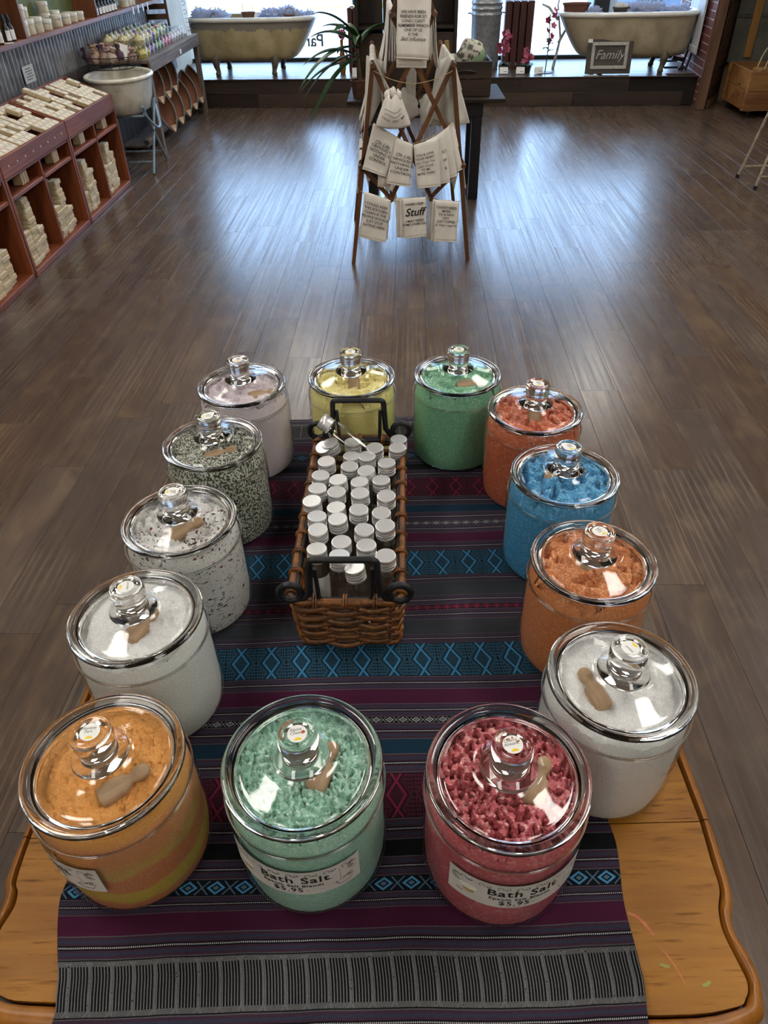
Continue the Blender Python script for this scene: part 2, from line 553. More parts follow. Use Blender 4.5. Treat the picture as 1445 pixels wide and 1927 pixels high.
# brick return at the right-hand end of the window, timber post and boarded pier
BA, BB = Vector((3.83, 10.75)), Vector((3.580, 8.93))
d = BB - BA
ba = math.atan2(d.y, d.x)
mortar = pm('grey_mortar', '#e0d3c8', '#c9bab0', rough=.95, bump=.4, scale=60)
mb = MB(); mb.box((d.length / 2, .08, 1.5), (d.length, .12, 3.1))
bw = tag(part('wall_brick_return', mb, mortar, None, 0), kind='structure')
bw.location, bw.rotation_euler = (BA.x, BA.y, 0), (0, 0, ba)
brick_m = NT('dark_red_brick')
v = brick_m.co(); rv = brick_m.n('ShaderNodeObjectInfo').outputs['Random']
c = brick_m.mix(rv, '#7d3d34', '#5a2d2c')
c = brick_m.mix(brick_m.rng(brick_m.noise(v, 60, 4), .45, .75, 0, .5), c, '#3e2322')
brick_m = brick_m.pbr(c, .8, 0, brick_m.bump(brick_m.noise(v, 150, 4), .5, .003))
mb = MB(); mb.box((0, 0, 0), (.198, .03, .062), .003); brick_me = mb.mesh('brick', brick_m, 0)
mb = MB(); mb.box((0, 0, 0), (.094, .03, .062), .003); half_me = mb.mesh('brick', brick_m, 0)
for r_ in range(15):
    z = .037 + r_ * .0735
    x = d.length - .012
    if r_ % 2:
        put('brick', half_me, bw, (x - .047, .030, z)); x -= .105
    while x > .2:
        if not (z < .28 and x < d.length - .5): put('brick', brick_me, bw, (x - .099, .030 + rnd.uniform(-.002, .001), z))
        x -= .209
post_m = wood('corner_post_wood', '#6a4a36', '#432c1f', '#80604a', axis=2, rough=.4)
mb = MB(); mb.box((0, 0, 1.5), (.085, .11, 3.0), .008); mb.box((-.05, -.02, 1.5), (.03, .03, 3.0), .006)
o = tag(part('trim_1', mb, post_m), kind='structure'); o.location, o.rotation_euler = (3.625, 8.87, 0), (0, 0, R(-10))
p0, p1 = Vector((3.70, 8.90)), Vector((3.96, 9.30))
pier = wall('wall_pier', p0, p1, 0, 3.05, .08, dark_gap)
pa = (p1 - p0).length
mb = MB(); mb.box((pa / 2, 0, 0), (pa, .018, .142), .003); pier_me = mb.mesh('plank', darkwood, 0)
for r_ in range(9): put('plank', pier_me, pier, (0, -.008, .155 + r_ * .145))
mb = MB(); mb.box((pa / 2, -.012, .04), (pa, .024, .082), .004)
part('baseboard', mb, wood('pale_skirting_wood', '#8a6a45', '#5f4529', axis=0), pier)
wall('wall_right_front', (3.95, 9.32), (5.7, 9.12), -.05, 3.05, .12, wallpaint)

# street outside
snow = NT('pale_sunlit_pavement')
v = snow.co()
c = snow.mix(snow.rng(snow.noise(v, .8, 4), .46, .6), '#dfe2e4', '#b9c4cc')
_ = snow.pbr(c, .9, 0)
mb = MB(); mb.box((1, 27, -.2), (60, 31.6, .1))
tag(part('pavement', mb, snow.mat, None, 0), kind='structure')
mb = MB(); mb.bar((-12, 27.2, -.1), (1.2, 25.2, -.1), .6, .12, .02)
tag(part('kerb_stripe', mb, pm('yellow_kerb_paint', '#d6c072', '#c7ae58', rough=.8)), 'yellow painted kerb across the street beyond the left window', 'kerb')

# ceiling light panels
lamp_m = glow('lit_diffuser_panel', (1.0, .955, .88), LAMP)
white_metal = pm('white_enamel_metal', '#d9d7d0', '#cfcdc5', rough=.4, scale=12)
mb = MB()
for sx in (-1, 1): mb.box((sx * .3, 0, 0), (.03, 1.23, .05), .004); mb.box((0, sx * .6, 0), (.57, .03, .05), .004)
lf_me = mb.mesh('frame', white_metal, 0)
mb = MB(); mb.box((0, 0, .008), (.57, 1.17, .01)); ld_me = mb.mesh('diffuser', lamp_m, 0)
for i, (x, y) in enumerate(((-1.3, -1.4), (1.35, -1.4), (-1.3, 1.0), (1.35, 1.0), (-1.3, 3.4), (1.35, 3.4), (3.9, 1.0), (3.9, 3.6), (-1.3, 6.2), (1.35, 6.2), (-.9, 8.3), (2.7, 8.0))):
    t = thing('ceiling_light', 'white framed fluorescent ceiling panel', 'ceiling light', (x, y, 2.99), 0, 'ceiling light panels')
    put('frame', lf_me, t); put('diffuser', ld_me, t)
# ================================================================ DISPLAY TABLE
honey = NT('honey_stained_wood')
v = honey.co()
g = honey.noise(honey.vm('MULTIPLY', v, (4, 34, 8)), 1.0, 5, .6, dist=.8)
g2 = honey.noise(honey.vm('MULTIPLY', v, (16, 190, 40)), 1.0, 3, .6)
blot = honey.noise(v, 5, 3)
c = honey.mix(honey.rng(g, .3, .7), '#9a6820', '#7d4f16')
c = honey.mix(honey.rng(blot, .45, .75, 0, .5), c, '#ad7a32')
c = honey.mix(honey.rng(g2, .56, .74, 0, .8), c, '#4a2a0c')
_ = honey.pbr(c, honey.rng(g2, .3, .7, .40, .52), 0, honey.bump(g2, .2, .0008), spec=.18)
honey = honey.mat
edge = NT('antiqued_edge_wood')
v = edge.co()
g = edge.noise(edge.vm('MULTIPLY', v, (30, 5, 20)), 1.0, 4, .6)
c = edge.mix(edge.rng(g, .3, .7), '#9a6220', '#764612')
c = edge.mix(edge.rng(edge.noise(v, 40, 4), .55, .8, 0, .6), c, '#5c3410')
edge = edge.pbr(c, .36, 0, edge.bump(g, .2, .001), spec=.3)
groove_m = pm('dark_glazed_groove', '#3a200c', '#281505', rough=.5)
PAIR = [((.405, 1.43), (.388, 1.41)), ((.414, .9), (.397, .9)), ((.416, .62), (.399, .62)), ((.4163, .53), (.3995, .53)), ((.416, .479), (.3998, .475)), ((.415, .445), (.400, .445)), ((.412, .385), (.396, .395)),
        ((.407, .351), (.394, .363)), ((.397, .328), (.384, .340)), ((.396, .308), (.380, .316)), ((.402, .291), (.384, .287)), ((.404, .270), (.387, .264)),
        ((.400, .250), (.379, .249)), ((.384, .226), (.362, .241)), ((.30, .208), (.28, .236)), ((0, .216), (0, .248)), ((-.36, .232), (-.36, .261)), ((-.455, .25), (-.439, .270)),
        ((-.487, .285), (-.464, .297)), ((-.490, .32), (-.466, .333)), ((-.477, .352), (-.459, .361)), ((-.478, .379), (-.461, .379)), ((-.483, .395), (-.468, .394)),
        ((-.482, .445), (-.470, .445)), ((-.480, .50), (-.4675, .50)), ((-.476, .60), (-.462, .60)), ((-.472, .7), (-.457, .7)), ((-.45, 1.43), (-.435, 1.41))]
def crom(P, k=4):
    out = []
    for i in range(len(P) - 1):
        a, b, c_, d_ = P[max(i - 1, 0)], P[i], P[i + 1], P[min(i + 2, len(P) - 1)]
        for j in range(k):
            t = j / k
            out.append(tuple(.5 * (2 * b[q] + (c_[q] - a[q]) * t + (2 * a[q] - 5 * b[q] + 4 * c_[q] - d_[q]) * t * t + (3 * b[q] - a[q] - 3 * c_[q] + d_[q]) * t ** 3) for q in range(len(b))))
    out.append(P[-1])
    return out
iS, iE = 5, 23                                   # where the leaf seam meets the edge
KS = 4
fine = crom([(*o, *i) for o, i in PAIR], KS)
OUT, INN = [(q[0], q[1]) for q in fine], [(q[2], q[3]) for q in fine]
table = thing('display_table', 'honey coloured wooden table with a shaped moulded edge under the striped cloth', 'table', (0, .8, 0))
OFF = (0, -.8)
def P2(q): return (q[0], q[1] - .8)
s0, s1 = iS * KS, iE * KS
mb = MB(); mb.prism([P2(q) for q in INN[s0:s1 + 1]][::-1], TZ - .022, TZ); part('top_panel', mb, honey, table, 0)
back = [P2(q) for q in INN[:s0 + 1]]
backl = [P2(q) for q in INN[s1:]]
back[-1] = (back[-1][0], back[-1][1] + .0014); backl[0] = (backl[0][0], backl[0][1] + .0014)
mb = MB(); mb.prism((back + backl)[::-1], TZ - .022, TZ); part('top_panel', mb, honey, table, 0)
mb = MB(); mb.prism([P2(q) for q in OUT][::-1], TZ - .030, TZ - .012); part('top_core', mb, groove_m, table, 0)
def moulding(o_, i_, gap0=0, gap1=0):
    prof = [(.88, -.006), (.84, .0015), (.70, .0046), (.45, .0048), (.2, .002), (.02, -.006), (.0, -.016), (.05, -.026), (.12, -.034), (.5, -.034), (.95, -.02)]
    mb = MB()
    n = len(o_)
    def fn(u, w):
        k = min(int(round(u * (n - 1))), n - 1); pr = prof[int(round(w * len(prof))) % len(prof)]
        a, b = Vector(P2(o_[k])), Vector(P2(i_[k]))
        p = a.lerp(b, pr[0])
        return (p.x, p.y, TZ + pr[1])
    mb.grid(fn, n - 1, len(prof))
    mb.f = [f[::-1] for f in mb.f]
    mb.f.append(tuple(j * n for j in range(len(prof)))); mb.mi.append(0)
    mb.f.append(tuple(j * n + n - 1 for j in range(len(prof) - 1, -1, -1))); mb.mi.append(0)
    part('edge_moulding', mb, edge, table, 50)
def shift(a, dy): return [(a[0][0], a[0][1] + dy)] + a[1:]
moulding(OUT[s0:s1 + 1], INN[s0:s1 + 1])
oR, iR = OUT[:s0 + 1], INN[:s0 + 1]
oR[-1] = (oR[-1][0], oR[-1][1] + .0016); iR[-1] = (iR[-1][0], iR[-1][1] + .0016)
moulding(oR, iR)
oL, iL = OUT[s1:], INN[s1:]
oL[0] = (oL[0][0], oL[0][1] + .0016); iL[0] = (iL[0][0], iL[0][1] + .0016)
moulding(oL, iL)
mb = MB(); mb.box((-.02, .02, TZ - .085), (.76, 1.02, .09), .004); part('apron', mb, edge, table)
for x in (-.38, .33):
    for y in (-.46, .56):
        mb = MB(); mb.lathe([(0, 0), (.02, 0), (.026, .02), (.02, .06), (.023, .3), (.034, .5), (.03, .53), (.037, .56), (.037, .64), (0, .64)], 14)
        part('leg', mb, edge, table, loc=(x, y, 0))
# wax marks left on the bare corner of the table top
def mark(pts, w, m):
    mb = MB()
    P = [Vector((*P2(p), TZ + .0004)) for p in pts]
    V = []
    for i, p in enumerate(P):
        t = (P[min(i + 1, len(P) - 1)] - P[max(i - 1, 0)]).normalized()
        nrm = Vector((-t.y, t.x, 0)) * w * (.35 + .65 * math.sin(PI * (i + .4) / (len(P) - .2)))
        V += [p + nrm, p - nrm]
    mb.add(V, [(2 * i, 2 * i + 1, 2 * i + 3, 2 * i + 2) for i in range(len(P) - 1)])
    part('scuff', mb, m, table, 0)
redm = pm('red_wax_mark', '#b0532a', '#b56a2c', rough=.5, scale=140)
grm = pm('green_wax_mark', '#7d8a2a', '#8e7d28', rough=.5, scale=140)
mark([(.276, .338), (.285, .334), (.292, .326), (.296, .318), (.299, .313)], .0022, redm)
mark([(.302, .302), (.307, .294), (.312, .284), (.316, .272), (.319, .262)], .0009, redm)
mark([(.297, .284), (.302, .282), (.307, .281)], .0018, grm)
mark([(.337, .262), (.342, .263), (.347, .266)], .002, grm)

# ================================================================ WOVEN CLOTH
def uvn(name):
    t = NT(name); u, w, _z = t.xyz(t.co('UV'))
    return t, u, w
def weave(t, col, u, rough=.85):
    v3 = t.co()
    n1 = t.noise(t.vm('MULTIPLY', v3, (500, 900, 1)), 1.0, 2)
    n2 = t.noise(v3, 14, 3)
    col = t.mix(t.rng(n1, .35, .7, 0, .35), col, (.01, .01, .014))
    col = t.mix(t.rng(n2, .4, .75, 0, .22), col, (.006, .006, .01))
    col = t.mix(1.0, col, (.80, .80, .80), 'MULTIPLY')
    return t.pbr(col, rough, 0, t.bump(n1, .4, .0008), spec=.12, sheen=.05)
PUR, SLT, BLK, GRY, WHT = '#422b3d', '#37394c', '#0b0b10', '#5b575c', '#c3c2c6'
def m_motif():
    t, u, w = uvn('cloth_striped_band')
    c = t.ramp(w, [(0, GRY), (.05, PUR), (.17, SLT), (.31, PUR), (.40, BLK), (.465, WHT), (.535, BLK), (.60, PUR), (.69, SLT), (.83, PUR), (.95, GRY)], True)
    dots = t.m('MULTIPLY', t.lt(t.m('ABSOLUTE', t.m('SUBTRACT', w, .5)), .036), t.lt(t.m('FRACT', t.m('MULTIPLY', u, 420)), .42))
    c = t.mix(dots, c, BLK)
    return weave(t, c, u)
def m_plain(name, col):
    t, u, w = uvn('cloth_' + name)
    return weave(t, t.mix(t.noise(t.vm('MULTIPLY', t.co(), (3, 60, 1)), 1.0, 3), col, tuple(x * .7 for x in lin(col)[:3])), u)
def m_diamond(name, bright, mid, dark, period):
    t, u, w = uvn('cloth_' + name)
    uu = t.m('SUBTRACT', t.m('FRACT', t.m('DIVIDE', u, period)), .5)
    a = t.m('ABSOLUTE', uu)
    vv = t.m('ABSOLUTE', t.m('SUBTRACT', w, .5))
    b = t.m('MULTIPLY', t.m('ABSOLUTE', t.m('SUBTRACT', vv, .31)), .84)
    s = t.m('SUBTRACT', a, b)
    q = t.m('ADD', a, b)
    stair = t.m('MULTIPLY', t.m('FLOOR', t.m('MULTIPLY', s, 44)), 1 / 44)
    s = stair
    alongs = t.m('FRACT', t.m('MULTIPLY', q, 17))
    col = t.mix(0.0, dark, dark)
    dash = t.m('MULTIPLY', t.lt(t.m('ABSOLUTE', t.m('SUBTRACT', s, .115)), .026), t.gt(alongs, .45))
    col = t.mix(dash, col, mid)
    # filler diamonds made of small triangles between the bright lattice
    fa = t.m('MULTIPLY', t.m('SUBTRACT', s, .17), 1.0)
    tri1 = t.m('FRACT', t.m('MULTIPLY', a, 13)); tri2 = t.m('FRACT', t.m('MULTIPLY', vv, 11))
    tri = t.gt(t.m('ADD', tri1, tri2), .92)
    col = t.mix(t.m('MULTIPLY', t.gt(fa, 0.0), tri), col, mid)
    rim = t.lt(t.m('ABSOLUTE', t.m('SUBTRACT', s, .165)), .012)
    col = t.mix(rim, col, mid)
    ins = t.m('MULTIPLY', t.lt(s, -.09), t.gt(t.m('FRACT', t.m('MULTIPLY', t.m('ADD', a, vv), 20)), .5))
    col = t.mix(ins, col, mid)
    col = t.mix(t.lt(t.m('ABSOLUTE', t.m('ADD', s, .01)), .05), col, bright)
    col = t.mix(t.gt(vv, .482), col, dark)
    return weave(t, col, u)
def m_small(name, bright, mid, dark, period):
    t, u, w = uvn('cloth_' + name)
    uu = t.m('SUBTRACT', t.m('FRACT', t.m('DIVIDE', u, period)), .5)
    a = t.m('ABSOLUTE', uu); vv = t.m('ABSOLUTE', t.m('SUBTRACT', w, .5))
    s = t.m('ADD', t.m('MULTIPLY', a, 1.25), vv)
    s = t.m('MULTIPLY', t.m('FLOOR', t.m('MULTIPLY', s, 26)), 1 / 26)
    col = t.mix(t.m('MULTIPLY', t.gt(s, .26), t.lt(s, .42)), dark, bright)
    col = t.mix(t.lt(s, .12), col, mid)
    x2 = t.m('ABSOLUTE', t.m('SUBTRACT', t.m('SUBTRACT', .5, a), t.m('MULTIPLY', vv, .55)))
    col = t.mix(t.m('MULTIPLY', t.lt(x2, .035), t.gt(a, .24)), col, mid)
    col = t.mix(t.gt(vv, .42), col, dark)
    return weave(t, col, u)
def m_fringe():
    t, u, w = uvn('cloth_corded_band')
    p = .0245
    k = t.m('FRACT', t.m('DIVIDE', u, p))
    a = t.m('ABSOLUTE', t.m('SUBTRACT', k, .5))
    ed = t.m('ABSOLUTE', t.m('SUBTRACT', w, .5))
    thin = t.lt(t.m('FRACT', t.m('MULTIPLY', k, 7)), .36)
    c = t.mix(thin, '#040508', '#77777a')
    chk = t.gt(t.m('SINE', t.m('MULTIPLY', t.m('ADD', t.m('MULTIPLY', a, 13), t.m('MULTIPLY', w, 34)), 6.0)), 0.0)
    c = t.mix(t.gt(ed, .385), c, t.mix(chk, '#08090d', '#8b8b8d'))
    thick = t.lt(t.m('ABSOLUTE', t.m('SUBTRACT', a, t.m('MULTIPLY', t.m('MAXIMUM', t.m('SUBTRACT', ed, .38), 0.0), 1.6))), .055)
    c = t.mix(thick, c, t.mix(t.noise(t.co(), 900, 2), '#7e7e7d', '#5c5d62'))
    hole = t.lt(t.voro(t.vm('MULTIPLY', t.co(), (1, 1, 0)), 260, 'Distance'), .2)
    c = t.mix(t.m('MULTIPLY', t.m('MULTIPLY', hole, thick), t.gt(t.noise(t.co(), 60, 1), .55)), c, '#08090d')
    c = t.mix(t.gt(ed, .478), c, '#07080b')
    return weave(t, c, u)
MM = [m_motif(), m_plain('grey_band', '#3b3f45'), m_diamond('blue_diamond_band', '#3a82ae', '#2b5972', '#08121b', .0465), m_plain('magenta_band', '#50183a'),
      m_small('silver_figure_band', '#aaaab0', '#8a8a92', '#0b0b10', .019), m_plain('teal_band', '#14384f'), m_diamond('crimson_diamond_band', '#7f1c42', '#521a30', '#17060d', .0465),
      m_plain('black_band', '#0a0d12'), m_small('blue_figure_band', '#4f97c6', '#56748a', '#081019', .033), m_fringe(), m_small('rose_figure_band', '#9c2450', '#7a3350', '#12060c', .0165)]
BANDS = [(.006, 10), (.028, 0), (.060, 1), (.078, 0), (.144, 2), (.168, 0), (.194, 3), (.217, 0), (.228, 4), (.255, 0), (.278, 5), (.307, 0), (.371, 6), (.399, 0), (.420, 7),
         (.444, 0), (.463, 8), (.481, 0), (.503, 3), (.528, 0), (.587, 9), (.612, 0), (.65, 3), (.68, 0)]
CC = .831
mb = MB()
def clothz(x, y):
    h = .0020 + .0022 * max(0, noise.noise(Vector((x * 5, y * 17, 1.3)))) + .0011 * noise.noise(Vector((x * 20, y * 9, 4))) * .6
    if y < .42: h += .0016 * max(0, math.sin(x * 70 + 3 * noise.noise(Vector((x * 4, y * 4, 9))))) * min(1, (.42 - y) / .12)
    return TZ + h + .0062 * max(0, min(1, (.285 - y) / .02)) + .005 * max(0, min(1, (y - 1.39) / .015))
def clothp(x, y):
    xl = -.372 - .03 * max(0, min(1, (y - .25) / .12)) + .004 * math.sin(y * 31)
    xr = .266 + .016 * max(0, min(1, (y - .22) / .2)) + .002 * math.sin(y * 47 + 1)
    X = xl + (xr - xl) * x
    Y = y + .0035 * noise.noise(Vector((X * 6, y * 5, 2.2))) + .010 * (x - .5) * 0
    if Y > 1.436:
        k = Y - 1.436
        return (X, 1.437 + min(k, .012) * .6, clothz(X, 1.43) - max(0, k - .004))
    if Y < .205:
        k = .205 - Y
        return (X, .203 - min(k, .012) * .6, clothz(X, .21) - max(0, k - .004))
    return (X, Y, clothz(X, Y))
prev = 0.0
NX = 90
for vmax, mi in BANDS:
    rows = max(1, int(round((vmax - prev) / .006)))
    for sg in (1, -1):
        if prev == 0 and sg == -1: continue
        lo, hi = (CC - vmax, CC + vmax) if prev == 0 else ((CC + prev, CC + vmax) if sg > 0 else (CC - vmax, CC - prev))
        nr = rows * (2 if prev == 0 else 1)
        mb.grid(lambda u, w, lo=lo, hi=hi: clothp(u, lo + (hi - lo) * w), NX, nr, uvfn=lambda u, w, sg=sg: (u * .66, w if sg > 0 else 1 - w), mi=mi)
    prev = vmax
cloth = part('table_runner', mb, MM, None, 180)
tag(cloth, 'striped handwoven cloth in purple blue and black spread over the wooden table', 'table runner')

# ================================================================ GLASS JARS OF BATH SALT
jar_glass = thin_glass('jar_thin_glass', 'fafcfb', .045, 3.6, .7)
lid_glass = thin_glass('lid_thin_glass', 'ffffff', .04, 5.0, .55)
knob_glass = solid_glass('solid_clear_glass', 'ffffff')
white_paper = pm('white_sticker_paper', '#e9e9e6', '#e2e2de', rough=.5, scale=40)
grey_paper = pm('label_paper', '#cfcdc9', '#c6c4c0', rough=.6, scale=30)
ink = pm('black_print', '#141414', '#1c1c1c', rough=.6)
sun_ink = pm('yellow_print', '#efd21f', '#e3bf10', rough=.6)
red_ink = pm('red_brown_print', '#8d3a1c', '#b0642a', rough=.6, scale=600)
RB = .0918
body_prof = [(0, .004), (.05, .003), (.078, .004), (.0865, .008), (.0905, .016), (RB, .03), (RB, .148), (.0912, .158), (.0885, .168), (.0842, .177), (.0815, .183), (.081, .187)]
mb = MB(); mb.lathe(body_prof, 72); body_me = mb.mesh('glass_body', jar_glass, 60)
mb = MB(); mb.lathe([(.0917, .1535), (.0921, .1555), (.0917, .1575), (.0902, .157), (.0898, .1552), (.0902, .1538)], 72, loop=True); ring_me = mb.mesh('shoulder_ring', knob_glass, 60)
mb = MB(); mb.lathe([(.0800, .184), (.0845, .186), (.0885, .1868), (.0898, .189), (.0893, .1915), (.087, .1928), (.082, .1922), (.0785, .1895), (.0772, .184), (.0765, .178), (.0735, .1775), (.0728, .186), (.0742, .190), (.0775, .1845)][:12] + [(.0745, .1885), (.0765, .1888)], 72, loop=True)
rim_me = mb.mesh('rim', knob_glass, 60)
refraction_tint = thin_glass('dark_refraction_tint', '333837', .03, 5.0, .25)  # added dark-tinted ring: paints in the dark refraction where the lid seats, no gasket
mb = MB(); mb.lathe([(.0755, .1870), (.0795, .1872), (.0800, .1850), (.0755, .1848)], 64, loop=True); refraction_me = mb.mesh('refraction_ring', refraction_tint, 40)
dome_prof = [(.0735, .1905), (.0715, .1922), (.069, .1925), (.066, .1932), (.055, .1967), (.042, .2002), (.033, .2025), (.0315, .2045), (.028, .2055), (.021, .2065)]
mb = MB(); mb.lathe(dome_prof, 64); mb.lathe([(r_ - .0005, z - .0035) for r_, z in dome_prof][::-1], 64); dome_me = mb.mesh('lid', lid_glass, 60)
mb = MB(); mb.lathe([(0, .2025), (.026, .2028), (.0315, .2042), (.0305, .2062), (.022, .2085), (.0195, .212), (.0198, .218), (.0216, .226), (.0224, .235), (.0220, .2425), (.0206, .2462), (.0185, .2470), (.0165, .2462), (.013, .2454), (0, .2452)], 40); knob_me = mb.mesh('knob', knob_glass, 60)
mb = MB(); mb.lathe([(0, .2461), (.0104, .2461), (.0107, .2459), (.0104, .2457)], 32); stick_me = mb.mesh('sticker', white_paper, 0)

def salt_material(name, c1, c2, c3=None, kind='fine', cell=260):
    t = NT(name); v = t.co()
    cellc = t.xyz(t.voro(v, cell, 'Color'))
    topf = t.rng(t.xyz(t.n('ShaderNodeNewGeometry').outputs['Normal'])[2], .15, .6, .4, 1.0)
    f = t.m('ADD', t.m('MULTIPLY', cellc[0], .6), t.m('MULTIPLY', t.noise(v, 22, 3), .5))
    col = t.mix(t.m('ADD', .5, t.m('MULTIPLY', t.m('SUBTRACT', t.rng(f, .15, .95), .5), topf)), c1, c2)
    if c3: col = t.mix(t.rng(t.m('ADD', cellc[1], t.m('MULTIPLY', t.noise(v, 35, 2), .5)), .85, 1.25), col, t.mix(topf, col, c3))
    h = t.m('ADD', t.m('MULTIPLY', t.voro(v, cell, 'Distance'), -.7), t.m('MULTIPLY', t.noise(v, cell * 1.6, 2), .5))
    col = t.mix(t.rng(t.noise(v, 520, 3, .65), .38, .66, .0, .26 if kind == 'fine' else .5), col, tuple(x * .55 for x in lin(c2)[:3]))
    if kind == 'herb':
        fl = t.noise(t.vm('MULTIPLY', v, (330, 330, 230)), 1.0, 2, .5)
        col = t.mix(t.rng(fl, .46, .54), col, '#3f4526')
        col = t.mix(t.rng(t.noise(v, 300, 2), .6, .68, 0, .9), col, '#1d2114')
    if kind == 'flower':
        e = t.noise(t.vm('MULTIPLY', v, (150, 150, 420)), 1.0, 2, .5)
        dens = t.rng(t.noise(v, 30, 2), .35, .7, .70, .54)
        col = t.mix(t.m('GREATER_THAN', e, dens), col, '#35241e')
        col = t.mix(t.rng(t.noise(t.vm('MULTIPLY', v, (60, 60, 120)), 1.0, 2), .66, .70), col, '#6d2a26')
    if kind == 'layer':
        z = t.xyz(v)[2]
        zz = t.m('ADD', t.m('ADD', z, t.m('MULTIPLY', t.noise(v, 9, 2), .05)), t.m('MULTIPLY', t.noise(v, 60, 2), .008))
        lay = t.ramp(t.m('DIVIDE', zz, .2), [(0, '#c87050'), (.29, '#c87050'), (.32, '#c2b03a'), (.42, '#c2b03a'), (.45, '#c56a4c'), (.58, '#c56a4c'), (.62, '#b9a24a'), (.70, '#c28a4c'), (.76, '#cf7f58'), (.90, '#d6875c'), (.95, '#e29a48')])
        col = t.mix(.72, col, lay)
        col = t.mix(t.rng(t.noise(v, 420, 2), .5, .75, 0, .35), col, '#f0cf9a')
    return t.pbr(col, .55, 0, t.bump(h, .7, .0016), spec=.3)
def salt_mesh(name, m, top, mound, seed, cell, amp, hi=False, tilt=(0, 0)):
    if not hi: amp *= .5
    nr, nt = (62, 190) if hi else (34, 96)
    RS = .0878
    def inner(z):                                # stay inside the shoulder of the glass
        if z < .03: return RS - (.03 - z) * .16
        return RS if z < .155 else max(.074, RS - (z - .155) * .30)
    def topz(x, y):
        q = Vector((x, y, 0))
        h = top + tilt[0] * x + tilt[1] * y + mound * (noise.noise(q * 22 + Vector((seed, 0, 0))) + .5 * noise.noise(q * 55 + Vector((0, seed, 0))))
        dd, pp = noise.voronoi(q * cell + Vector((seed * 1.3, 0, seed)))
        rr = noise.cell(pp[0] * 7.7)
        return h + amp * (rr * .9 - .35 - .55 * dd[0] + .8 * (q.x * cell - pp[0].x) * (rr - .5))
    mb = MB()
    def fn(u, w):
        a = 2 * PI * u
        r_ = max(w, .001) ** .75 * RS
        x, y = r_ * math.cos(a), r_ * math.sin(a)
        z = min(topz(x, y), .1795)
        k = inner(z)
        if r_ > k: x, y = x * k / r_, y * k / r_
        return (x, y, z)
    mb.grid(fn, nt, nr, closeu=True)
    last = [mb.v[nr * nt + i] for i in range(nt)]
    def side(u, w):
        i = int(round(u * nt)) % nt
        z = last[i][2] * (1 - w) + .007 * w
        k = inner(z) + .0004 * noise.noise(Vector((i * .7, w * 30, seed)))
        a = 2 * PI * i / nt
        return (k * math.cos(a), k * math.sin(a), z)
    mb.grid(side, nt, 10, closeu=True)
    mb.f = [f[::-1] for f in mb.f]
    mb.lathe([(.083, .007), (0, .007)], 40)
    return mb.mesh(name, m, 180 if not hi else 60)

scoop_m = wood('pale_scoop_wood', '#c2a585', '#a58562', axis=0, rough=.6, sc=3)
def scoop_mesh():
    mb = MB()
    prof = [(0, -.005), (.008, -.004), (.0125, 0), (.0135, .012), (.013, .030), (.0115, .040), (.0075, .0445), (.0065, .050), (.0088, .056), (.0098, .064), (.0085, .073), (.005, .078), (0, .079)]
    mb.lathe(prof, 20, Matrix.Rotation(PI / 2, 4, 'Y'))
    return mb.mesh('bowl', scoop_m, 50)
scoop_me = scoop_mesh()
mb = MB(); mb.lathe([(0, 0), (.0092, .0), (.0098, .002), (.0092, .004), (0, .004)], 18, Matrix.Translation((.058, 0, 0)) @ Matrix.Rotation(PI / 2, 4, 'Y')); collar_me = mb.mesh('collar', scoop_m, 50)

